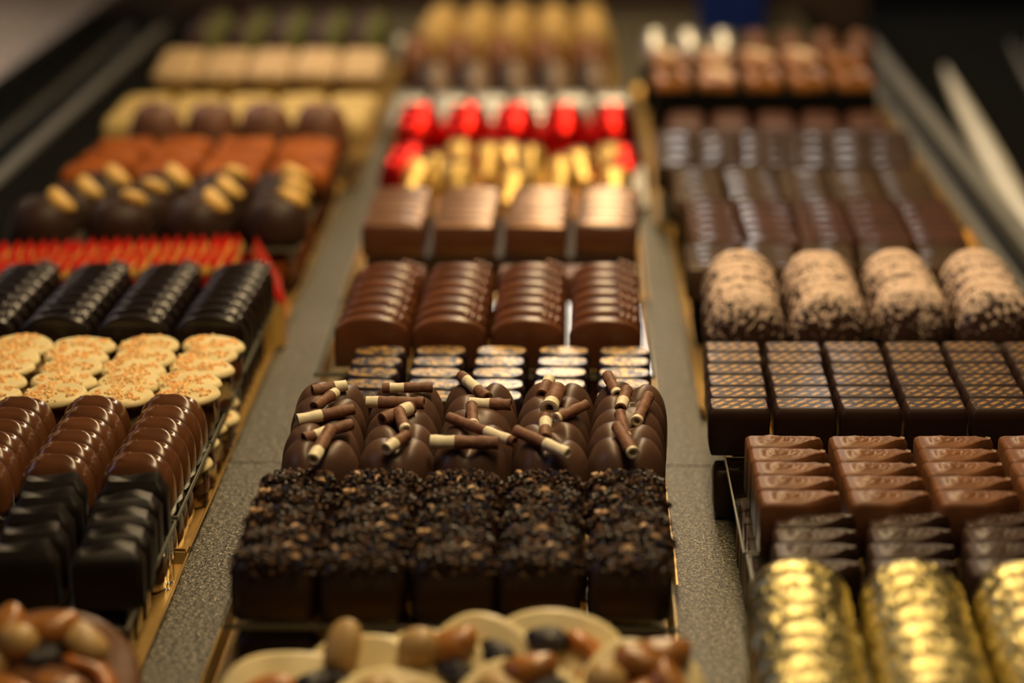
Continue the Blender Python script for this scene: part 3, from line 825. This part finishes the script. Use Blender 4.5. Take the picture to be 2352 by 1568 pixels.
tag(obj('card_riser', m.mesh('card_riser2', [M['brownpanel']]), loc=(-.034, 1.2945, ZT)), 'brown card riser under the striped milk squares', 'riser')

# --- gold foil cones (C6)
def cone(seed):
    random.seed(seed); mb = MB(); L = .034; n = 20; rings = []
    for j, (t, r) in enumerate(((0, .0016), (.05, .0030), (.35, .0072), (.65, .0100), (.85, .0108), (.95, .0098), (1.0, .007), (1.02, .002))):
        rings.append([((r * (1 + .10 * math.sin(3 * a + seed))) * math.cos(a), (r * (1 + .08 * math.sin(5 * a))) * math.sin(a), t * L) for a in [2 * PI * k / n for k in range(n)]])
    mb.loft(rings[:5], 0, True, True); mb.loft(rings[4:], 1, True, True)
    # folded seam of the foil
    mb.box(-.0024, .0024, -.0112, -.0070, .004, .030, 0, M=Matrix.Rotation(R(-6), 4, 'X')); return mb
cones = [cone(i).mesh('foil_cone', [M['gold_foil_smooth'], M['brown_soft']]) for i in range(3)]
CPOS = [(-.1003, 1.4780, 'leftmost'), (-.0821, 1.4879, 'second from left'), (-.0644, 1.4625, 'third from left'), (-.0490, 1.5095, 'left of centre, standing back'),
        (-.0361, 1.4432, 'nearest one at the centre'), (-.0199, 1.5046, 'just right of centre, standing back'), (-.0042, 1.4838, 'tall one right of centre'),
        (.0156, 1.4942, 'second from right'), (.0322, 1.4540, 'rightmost, in front'), (-.0685, 1.5488, 'far one on the left'), (-.0340, 1.5432, 'far one at the centre'), (.0309, 1.5406, 'far one on the right')]
random.seed(8)
for i, (x, y, w) in enumerate(CPOS):
    o = obj('foil_cone', cones[i % 3], loc=(x, y - .013 - (.006 if y > 1.53 else 0), .0055 + .003 * (y > 1.49)), rot=(R((-66 if y > 1.53 else -44) + U(-6, 6)), R(U(-14, 14)), R(U(-10, 10))))
    tag(o, 'gold foil chocolate cone in the pile, ' + w, 'sweet', 'gold foil cones')

# --- red foil hearts (C7)
def redpiece(seed):
    random.seed(seed)
    return sdome(.0172, .0185, .0265, .8, .9, .003, 28, 12, lambda x, y, z: (x, y, z - .004 * math.exp(-((x - .001) / .004) ** 2) * (y > 0) * z / .026))
PC7 = [proto('red_foil_chocolate', redpiece(i).mesh('red_foil_piece', [M['red_foil']])) for i in range(2)]
grid(PC7, 'domed chocolate wrapped in red foil', 'sweet', 'red foil domes', 2, 5,
     (-.103, 1.636), (.036, 1.639), (.036, 1.597), (-.102, 1.594), .0145, jr=8)
m = MB(); m.box(-.076, .076, -.038, .038, 0, .0125)
tag(obj('card_riser', m.mesh('card_riser3', [M['red_card']]), loc=(-.033, 1.616, ZT)), 'red card riser under the red foil domes', 'riser')
for (x, y, w) in ((-.106, 1.550, 'left end, beside gold cones'), (.0405, 1.550, 'right end, beside gold cones'), (.0425, 1.515, 'right end, behind white tag'), (-.107, 1.520, 'left end, in front')):
    o = obj('red_foil_chocolate', PC7[0].data, loc=(x, y, ZT), rot=(0, 0, U(-.2, .2))); tag(o, 'red foil dome, ' + w, 'sweet', 'red foil domes')
# white paper tag
mb = MB(); mb.add([(0, 0, 0), (.026, .004, 0), (.023, .034, .021), (.0, .002, .0008), (.026, .006, .0008), (.0235, .035, .022)], [(0, 1, 2), (5, 4, 3), (0, 3, 4, 1), (1, 4, 5, 2), (2, 5, 3, 0)], 0, False)
tag(obj('paper_tag', mb.mesh('paper_tag', [M['white_paper']]), loc=(.030, 1.466, .004)), 'white paper corner sticking up beside the gold cones', 'tag')
# --- silver squares (C8)
PC8 = [proto('silver_foil_square', square(.0132, .0145, .020, .002).mesh('silver_square', [M['silver_foil']]))]
grid(PC8, 'silver foil-wrapped square', 'sweet', 'silver foil squares behind the red domes', 3, 6,
     (-.118, 1.765), (.0375, 1.768), (.0375, 1.690), (-.116, 1.688), ZT, jr=2)
# --- grey dusted (C9), brown (C10), golden truffles (C11)
PC9 = [proto('dusted_chocolate', bigdome(.0148, .0150, .026, 300 + i, .7).mesh('grey_dusted', [M['greydust']])) for i in range(2)]
grid(PC9, 'dark chocolate with grey dusting', 'chocolate', 'grey-dusted dark chocolates', 2, 5,
     (-.108, 1.872), (.021, 1.875), (.021, 1.828), (-.106, 1.825), .004, jr=3)
PC10 = [proto('brown_praline', bigdome(.0165, .0165, .030, 320 + i, .7).mesh('brown_praline', [M['milk']])) for i in range(2)]
grid(PC10, 'brown domed praline behind grey-dusted ones', 'chocolate', 'brown domed pralines, far middle', 2, 5,
     (-.126, 1.985), (.021, 1.988), (.022, 1.940), (-.122, 1.936), .004, jr=3)
PC11 = [proto('golden_truffle', bigdome(.0165, .0175, .031, 340 + i, .9).mesh('golden_truffle', [M['goldball']])) for i in range(2)]
grid(PC11, 'round golden truffle', 'chocolate', 'golden truffles at the far end', 3, 5,
     (-.113, 2.175), (.025, 2.178), (.026, 2.085), (-.118, 2.082), .004, jr=5)

# ================================================================ RIGHT ROW
# --- gold foil arched bars (R0)
def foilbar():
    a, H, d = .0178, .0262, .0128
    def prof(y):
        return arch(a, H, .010, 28, 2.1)
    mb = extrude_y(prof(0), [(-d / 2, .004), (-d / 2 + .0007, .0018), (-d / 2 + .0022, .0004), (0, 0), (d / 2 - .0022, .0004), (d / 2 - .0007, .0018), (d / 2, .004)])
    return mb
PR0 = [proto('gold_foil_chocolate', foilbar().mesh('foil_bar', [M['gold_foil']]))]
grid(PR0, 'gold foil-wrapped arched chocolate', 'sweet', 'gold foil arched chocolates', 8, 3,
     (.080, .721), (.1565, .721), (.1525, .632), (.0765, .630), ZS, jr=2.5, tilt=-8)
sheet(.0605 + .0, .178, .615, .7305, GL + 'gold foil bars, front right')
grid(PR0, 'gold foil bar under the riser, lower layer', 'sweet', 'lower layer of gold foil bars', 8, 1,
     (.0985, .720), (.0985, .720), (.0985, .632), (.0985, .632), ZT, jr=2.5)
# --- feather bars: dark (R1) and milk (R2)
def feather_outline(a=.0152, b=.0077):
    pts = []
    for k in range(9):                        # rounded tapering right end
        t = -PI / 2 + PI * k / 8; pts.append((a - .0022 + .0022 * math.cos(t), (b * .22) * math.sin(t) + .0010))
    pts += [(a * .62, b * .62), (a * .35, b * .86), (a * .12, b * .98), (a * .0, b), (-a * .5, b), (-a + .0012, b), (-a, b - .0012), (-a, 0), (-a, -b + .0012), (-a + .0012, -b), (-a * .5, -b), (0, -b), (a * .15, -b * .93), (a * .42, -b * .70), (a * .65, -b * .42)]
    return pts
def feather(seed, mat):
    random.seed(seed)
    def top(x, y):
        e = max(0.0, 1 - (abs(y) / .0062) ** 2)
        f = 1 / (1 + math.exp(-(x + .0095) * 2200)) * (1 if x < .014 else 0)
        r = noise.noise(Vector((x * 900, y * 900, seed)))
        blob = math.exp(-((x + .0055) / .0034) ** 2 - (y / .0040) ** 2)
        return f * e * (.0012 + .0006 * r + .0002 * math.cos(y * 900 + x * 260)) + blob * .0005 * (1 + r)
    mb = MB(); out = feather_outline()
    # resample outline for a fine relief
    fine = []
    for i in range(len(out)):
        p, q = out[i], out[(i + 1) % len(out)]
        d = math.hypot(q[0] - p[0], q[1] - p[1]); n = max(1, int(d / .0013))
        for k in range(n): fine.append((p[0] + (q[0] - p[0]) * k / n, p[1] + (q[1] - p[1]) * k / n))
    block(fine, [(.0004, 0), (0, .0006), (0, .0195), (.0004, .0207), (.0013, .0213)], top, 13, mb)
    return mb
PR1 = [proto('dark_feather_bar', feather(i, 0).mesh('dark_feather', [M['dark_gloss']])) for i in range(2)]
grid(PR1, 'dark chocolate bar with feather relief', 'chocolate', 'dark feather bars', 4, 3,
     (.0925, .790), (.1615, .792), (.1565, .746), (.089, .744), .0238, jr=1)
PR2 = [proto('milk_feather_bar', feather(5 + i, 0).mesh('milk_feather', [M['milk']])) for i in range(2)]
grid(PR2, 'milk chocolate bar with feather relief', 'chocolate', 'milk feather bars', 5, 4,
     (.088, .861), (.188, .863), (.1865, .800), (.088, .798), ZS, jr=1)
grid(PR1, 'dark feather bar under the riser, lower layer', 'chocolate', 'lower layer of dark feather bars', 4, 1,
     (.0865, .785), (.0865, .785), (.0865, .735), (.0865, .735), ZT, jr=2)
grid(PR2, 'milk feather bar under the riser, lower layer', 'chocolate', 'lower layer of milk feather bars', 5, 1,
     (.0855, .862), (.0855, .862), (.0855, .800), (.0855, .800), ZT, jr=2)
# --- gold-dashed squares (R3)
def facet(a, b, H):
    return block(rrect(a, b, .0014, 3), [(.0012, 0), (.0004, .003), (0, H - .0048), (.0002, H - .0026), (.0010, H - .0002), (.0013, H)], None, 3)
PR3 = [proto('gold_dashed_square', facet(.0127, .0080, .0205).mesh('dashed_square', [M['stripe_top']]))]
grid(PR3, 'dark square printed with gold dashes', 'chocolate', 'gold-dashed dark squares', 6, 6,
     (.0765, .994), (.211, .997), (.2085, .914), (.0735, .911), ZS, jr=.8)
grid(PR3, 'gold-dashed square, lower layer front', 'chocolate', 'lower layer of gold-dashed squares', 1, 6,
     (.0765, .913), (.211, .915), (.211, .915), (.0765, .913), ZT, jr=.8)
# --- powder-dusted domes (R4)
def dusted(seed):
    random.seed(seed); o = Vector((U(0, 9), U(0, 9), 0))
    return sdome(.0196, .0099, .0275, .82, .95, .002, 34, 14, lambda x, y, z: tuple(Vector((x, y, z)) * (1 + .04 * noise.noise(Vector((x, y, z)) * 70 + o))))
PR4 = [proto('dusted_dome', dusted(i).mesh('dusted_dome', [M['dust']])) for i in range(4)]
grid(PR4, 'dark dome dusted with pink powder', 'chocolate', 'powder-dusted domes', 5, 4,
     (.0905, 1.139), (.211, 1.143), (.2085, 1.070), (.0880, 1.062), ZS, jr=5, tilt=-10, off={(4, 2): (0, .006)})
grid(PR4, 'dusted dome, lower layer', 'chocolate', 'lower layer of powder-dusted domes', 2, 1,
     (.094, 1.10), (.094, 1.10), (.094, 1.075), (.094, 1.075), ZT, jr=5)
# --- dark flat squares, four blocks going back (R5..R9)
M['sq_grey'] = choc('greyish_dark_chocolate', (.050, .029, .020), .6, .30, 50, .0002, coatr=.05, spec=.06)
M['sq_warm'] = choc('warm_dark_chocolate', (.066, .027, .016), .6, .30, 50, .0002, coatr=.05, spec=.06)
M['sq_olive'] = choc('olive_brown_chocolate', (.062, .036, .016), .6, .30, 50, .0002, coatr=.05, spec=.06)
def sq(name, a, b, mat, H=.0170): return [proto('dark_chocolate_square', square(a, b, H, .0016, .0006).mesh(name, [M[mat]]))]
def riser(x0, x1, y0, y1, z, label):
    m = MB(); m.box(-(x1 - x0) / 2, (x1 - x0) / 2, -(y1 - y0) / 2, (y1 - y0) / 2, 0, z)
    tag(obj('card_riser', m.mesh('card_riser', [M['blackplastic']]), loc=((x0 + x1) / 2, (y0 + y1) / 2, ZT)), label, 'riser')
ZR = .0270
riser(.070, .221, 1.158, 1.2105, ZR - ZT - .0003, 'black riser under the olive squares behind the dusted domes')
riser(.071, .226, 1.214, 1.317, ZR - ZT - .0003, 'black riser under the warm dark squares')
riser(.071, .226, 1.32, 1.4045, ZR - ZT - .0003, 'black riser under the olive brown squares')
riser(.066, .226, 1.4175, 1.525, ZR - ZT - .0003, 'black riser under the greyish squares, six across')
grid(sq('sq5', .0138, .0078, 'sq_olive'), 'olive brown square behind dusted domes', 'chocolate', 'olive squares behind the dusted domes', 4, 5,
     (.0790, 1.202), (.2045, 1.204), (.1995, 1.167), (.0785, 1.165), ZR, jr=1.5)
grid(sq('sq6', .0144, .0082, 'sq_warm'), 'warm dark chocolate square, near block', 'chocolate', 'warm dark squares', 6, 5,
     (.0845, 1.307), (.2085, 1.310), (.206, 1.225), (.0842, 1.222), ZR, jr=1.5)
grid(sq('sq7', .0146, .0086, 'sq_olive'), 'olive brown square, block behind warm squares', 'chocolate', 'olive brown squares, middle of the right row', 5, 5,
     (.082, 1.396), (.209, 1.398), (.206, 1.329), (.081, 1.327), ZR, jr=1.5)
grid(sq('sq8', .0130, .0135, 'sq_grey'), 'greyish dark square, far block', 'chocolate', 'greyish dark squares, six across', 4, 6,
     (.0745, 1.512), (.217, 1.515), (.2075, 1.430), (.0715, 1.427), ZR, jr=1.5)
PR9 = [proto('reddish_chocolate', rough_block(.0142, .0150, .024, 400 + i, .0008, .004).mesh('reddish', [M['rust']])) for i in range(2)]
grid(PR9, 'reddish brown block behind greyish squares', 'chocolate', 'reddish brown blocks', 2, 5,
     (.087, 1.620), (.215, 1.623), (.211, 1.585), (.085, 1.582), .012, jr=2)
# --- almond florentines (R10)
def slab(seed):
    random.seed(seed); o = Vector((U(0, 9), U(0, 9), 0))
    return block(rrect(.0132, .0235, .003), [(.0006, 0), (0, .0008), (0, .006), (.0008, .008)], lambda x, y: .0014 * noise.noise(Vector((x, y, 0)) * 220 + o), 9)
def flake():
    return block(sellipse(.0100, .0066, 1, 16), [(.0004, 0), (0, .0003), (.0002, .0009)], None, 1)
PR10 = []
for i in range(3):
    p = proto('almond_florentine', slab(i).mesh('florentine', [M['caramel']])); random.seed(500 + i)
    for k in range(2):
        f = obj('almond_flake', flake().mesh('almond_flake', [M['almond_pale']]), p, (U(-.006, .006), -.010 + .019 * k + U(-.003, .003), .0090), (R(U(-12, 12)), R(U(-12, 12)), U(0, 3))); f['label'] = 'pale sliced almond'
    PR10.append(p)
random.seed(21)
riser(.067, .224, 1.636, 1.772, .047, 'black riser under the almond florentines')
grid(PR10, 'caramel almond florentine slab', 'biscuit', 'almond florentines', 2, 5,
     (.0815, 1.745), (.2125, 1.748), (.2095, 1.664), (.0790, 1.660), .0490, jr=2)
# --- pale and brown pieces at the far right end (R11)
PR11a = [proto('pale_praline', bigdome(.0118, .013, .022, 600, .8).mesh('pale_praline', [M['silver_foil']]))]
PR11b = [proto('brown_praline', bigdome(.0118, .013, .022, 610, .8).mesh('brown_round', [M['brown_soft']]))]
riser(.064, .245, 1.815, 1.870, .036, 'black riser under the farthest pralines on the right')
grid(PR11a, 'pale silvery praline at the far right', 'chocolate', 'pale pralines, far right', 2, 3,
     (.0735, 1.855), (.1280, 1.854), (.1275, 1.828), (.0730, 1.829), .0380, jr=5)
grid(PR11b, 'brown praline at the far right', 'chocolate', 'brown pralines, far right', 2, 4,
     (.155, 1.853), (.2370, 1.852), (.2355, 1.826), (.154, 1.827), .0380, jr=5)

# ================================================================ FRUIT AND NUT DISCS (front)
def disc(a, b, seed, mat, th=.0055):
    random.seed(seed); ph = U(0, 6)
    o = [(x * (1 + .05 * math.sin(2 * i * 2 * PI / 36 + ph)), y * (1 + .04 * math.sin(3 * i * 2 * PI / 36 + ph))) for i, (x, y) in enumerate(sellipse(a, b, .85, 36))]
    return block(o, [(.0016, 0), (.0003, .001), (0, th * .5), (.0006, th * .85), (.0020, th)], lambda x, y: .0005 * math.sin(x * 300 + ph), 5).mesh('disc', [M[mat]])
ME_ALM = bean(.0088, .0060, .0040).mesh('almond', [M['almond']])
ME_HAZ = bean(.0068, .0064, .0062).mesh('hazelnut', [M['almond']])
ME_CAR = bean(.0090, .0056, .0048, .002).mesh('caramel_nut', [M['caramel']])
def raisinmesh(seed):
    random.seed(seed); mb = MB(); o = Vector((seed, 0, 0)); rings = []
    for j in range(1, 12):
        t = PI * j / 12
        rings.append([tuple(Vector((-.0070 * math.cos(t), .0046 * math.sin(t) * math.cos(q), .0034 * math.sin(t) * math.sin(q))) * (1 + .28 * noise.noise(Vector((math.cos(t) * 2, math.sin(t) * math.cos(q) * 2, math.sin(t) * math.sin(q) * 2)) + o))) for q in [2 * PI * k / 16 for k in range(16)]])
    mb.loft(rings, 0, True, True); return mb.mesh('raisin', [M['raisin']])
ME_RAI = [raisinmesh(i) for i in range(3)]
def peelmesh():
    mb = MB(); rings = []
    for j in range(9):
        t = -1.1 + 2.2 * j / 8; cx, cy = .011 * math.sin(t), .011 * math.cos(t) - .008
        nx, ny = math.sin(t), math.cos(t); s = .0028 * (1 if 0 < j < 8 else .6)
        rings.append([(cx + nx * a * s, cy + ny * a * s, b) for a, b in ((-1, 0), (1, 0), (1, .0030), (0, .0036), (-1, .0030))])
    mb.loft(rings, 0, True, True); return mb.mesh('orange_peel', [M['peel']])
ME_PEEL = peelmesh()
KIND = {'almond': ME_ALM, 'hazelnut': ME_HAZ, 'caramel_nut': ME_CAR, 'orange_peel': ME_PEEL}
LAB = {'almond': 'peeled pale almond', 'hazelnut': 'round tan hazelnut', 'caramel_nut': 'shiny caramelised nut', 'orange_peel': 'strip of candied orange peel', 'raisin': 'wrinkled black raisin'}
def mendiant(name, loc, rot, a, b, mat, tops, label, seed=0):
    o = obj(name, disc(a, b, seed, mat), loc=loc, rot=tuple(R(v) for v in rot)); tag(o, label, 'chocolate', 'fruit and nut discs at the front')
    for i, (k, x, y, rz, tz) in enumerate(tops):
        me = ME_RAI[i % 3] if k == 'raisin' else KIND[k]
        zz = {'almond': .0075, 'hazelnut': .0085, 'caramel_nut': .0080, 'orange_peel': .0050, 'raisin': .0070}[k]
        c = obj(k, me, o, (x, y, zz + tz), (0, 0, R(rz))); c['label'] = LAB[k]
W = 'white chocolate disc with '
mendiant('mendiant', (-0.0860, 0.6680, 0.0260), (42, 0, 12), 0.0231, 0.0187, 'white', [('orange_peel', -.008, .002, 25, 0), ('raisin', .008, .004, 20, 0), ('caramel_nut', -.003, -.009, 0, 0)], W + 'orange peel and raisin, left end', 1)
mendiant('mendiant', (-0.0640, 0.6760, 0.0285), (48, -5, -10), 0.0198, 0.0187, 'white', [('almond', -.0045, .0125, 80, .001), ('raisin', -.006, .001, -40, 0), ('hazelnut', .007, -.002, 0, 0)], W + 'an upright almond at its top edge', 2)
mendiant('mendiant', (-0.0410, 0.6740, 0.0305), (44, 0, -8), 0.0210, 0.0189, 'white', [('hazelnut', -.004, .0105, 10, .0), ('raisin', .009, .003, -30, 0), ('caramel_nut', .006, .012, 20, -.001), ('caramel_nut', -.010, -.008, 50, 0)], W + 'a round hazelnut on top, centre', 3)
mendiant('mendiant', (-0.0255, 0.6780, 0.0310), (50, 4, -20), 0.0198, 0.0220, 'white', [('raisin', .006, .008, -20, 0), ('raisin', .002, -.003, -35, 0)], W + 'two raisins and bare pale upper edge', 4)
mendiant('mendiant', (-0.0005, 0.6760, 0.0330), (46, 12, -14), 0.0253, 0.0220, 'white', [('raisin', -.006, .009, 15, .001), ('orange_peel', .008, .007, -45, 0), ('almond', -.004, -.006, 10, 0), ('caramel_nut', .013, -.004, -30, 0)], W + 'large raisin and peel, tallest of the heap', 5)
mendiant('mendiant', (0.0250, 0.6620, 0.0320), (38, 18, -20), 0.0209, 0.0198, 'white', [('caramel_nut', -.004, .008, 10, .001), ('caramel_nut', .006, .006, -40, .001), ('caramel_nut', .0, -.004, 60, .001), ('caramel_nut', .010, -.004, 20, 0), ('hazelnut', -.011, -.002, 0, 0), ('caramel_nut', .001, .0145, 30, 0)], W + 'clustered caramelised nuts, right end', 6)
mendiant('mendiant', (-0.0520, 0.6560, 0.0260), (34, 0, 6), 0.0209, 0.0187, 'white', [('hazelnut', -.005, .006, 0, 0), ('almond', .007, .004, 30, 0), ('caramel_nut', .002, -.006, 0, 0)], W + 'hazelnut and almond, lying lowest in front', 7)
mendiant('mendiant', (-0.0120, 0.6550, 0.0300), (36, 0, -12), 0.0209, 0.0187, 'white', [('raisin', .007, .007, 20, 0), ('almond', -.006, .004, -20, 0), ('caramel_nut', .002, .012, 15, 0), ('hazelnut', .003, -.004, 0, 0)], W + 'almond and raisin, lowest row centre', 8)
mendiant('mendiant', (-0.1590, 0.6700, 0.0350), (36, 10, 8), 0.0253, 0.0218, 'milk', [('caramel_nut', -.004, .012, 20, .001), ('almond', .006, .009, -35, .001), ('raisin', -.006, .002, 30, .001), ('orange_peel', .010, -.003, -40, .001), ('caramel_nut', .001, -.010, 0, .001), ('hazelnut', -.014, .006, 0, 0)], 'milk chocolate disc heaped with nuts and peel, bottom left corner', 9)
mendiant('mendiant', (-0.1840, 0.6720, 0.0360), (38, 0, 4), 0.0209, 0.0198, 'milk', [('caramel_nut', .008, .010, 60, .001), ('almond', -.004, .009, 10, .001), ('hazelnut', .004, -.003, 0, 0)], 'milk chocolate nut disc cut by the left picture edge', 10)
mendiant('mendiant', (-0.1640, 0.6500, 0.0280), (32, 5, -6), 0.0231, 0.0198, 'milk', [('raisin', .006, .006, 20, .001), ('caramel_nut', -.006, .004, -20, .001), ('almond', .0, -.006, 15, .001)], 'lowest milk chocolate disc with raisin, bottom left', 11)
# pads of gold card propping the leaning discs
for (x0, x1, y0, y1, h, l) in ((-.106, .036, .632, .684, .018, 'gold card pad under the white fruit discs'), (-.215, -.152, .632, .684, .019, 'gold card pad under the milk nut discs')):
    m = MB(); m.box(x0, x1, y0, y1, ZT, ZT + h); tag(obj('card_pad', m.mesh('card_pad', [M['gold_card']])), l, 'pad')

drop_unused(ALLP)

# ================================================================ LIGHT
def area(name, loc, target, sx, sy, power, col, spread=180):
    d = bpy.data.lights.new(name, 'AREA'); d.shape = 'RECTANGLE'; d.size = sx; d.size_y = sy; d.energy = power; d.color = col; d.spread = R(spread)
    o = bpy.data.objects.new(name, d); COL.objects.link(o); o.location = loc
    o.rotation_euler = (Vector(target) - Vector(loc)).to_track_quat('-Z', 'Y').to_euler(); return o
WARM = (1.0, .71, .37)
area('case_lamp', (.03, 1.46, .62), (.03, 1.46, 0), .11, 1.66, 8.6, WARM)
area('shop_lamp', (-.09, 6.3, 2.0), (0, 1.2, 0), .22, 1.3, 4.5, (1, .88, .72))
area('shop_lamp', (.76, 6.3, 2.0), (0, 1.2, 0), .12, .6, 2.0, (1, .93, .86))
area('shop_lamp', (.44, 8.6, 2.0), (0, 1.2, 0), .16, 1.8, 7.0, (1, .95, .9))
area('shop_lamp', (-.25, 8.8, 2.0), (0, 1.2, 0), .8, 1.0, 5.0, (1, .88, .72))
area('window_daylight', (-2.2, .2, 1.3), (0, 1.0, 0), 1.0, 1.0, 5, (.50, .56, 1.0))
area('overhead_fill', (.4, .2, 1.9), (0, 1.3, 0), .6, .6, 4, WARM)
area('overhead_fill', (-1.5, 2.4, 1.8), (-1.0, 1.9, 0), .5, .5, 9, (1, .80, .68), 50)  # added lamp with no visible fixture, brightens the dark left worktop

w = bpy.data.worlds.new('world'); scene.world = w; w.use_nodes = True
w.node_tree.nodes['Background'].inputs[0].default_value = (.020, .014, .010, 1); w.node_tree.nodes['Background'].inputs[1].default_value = 1.0
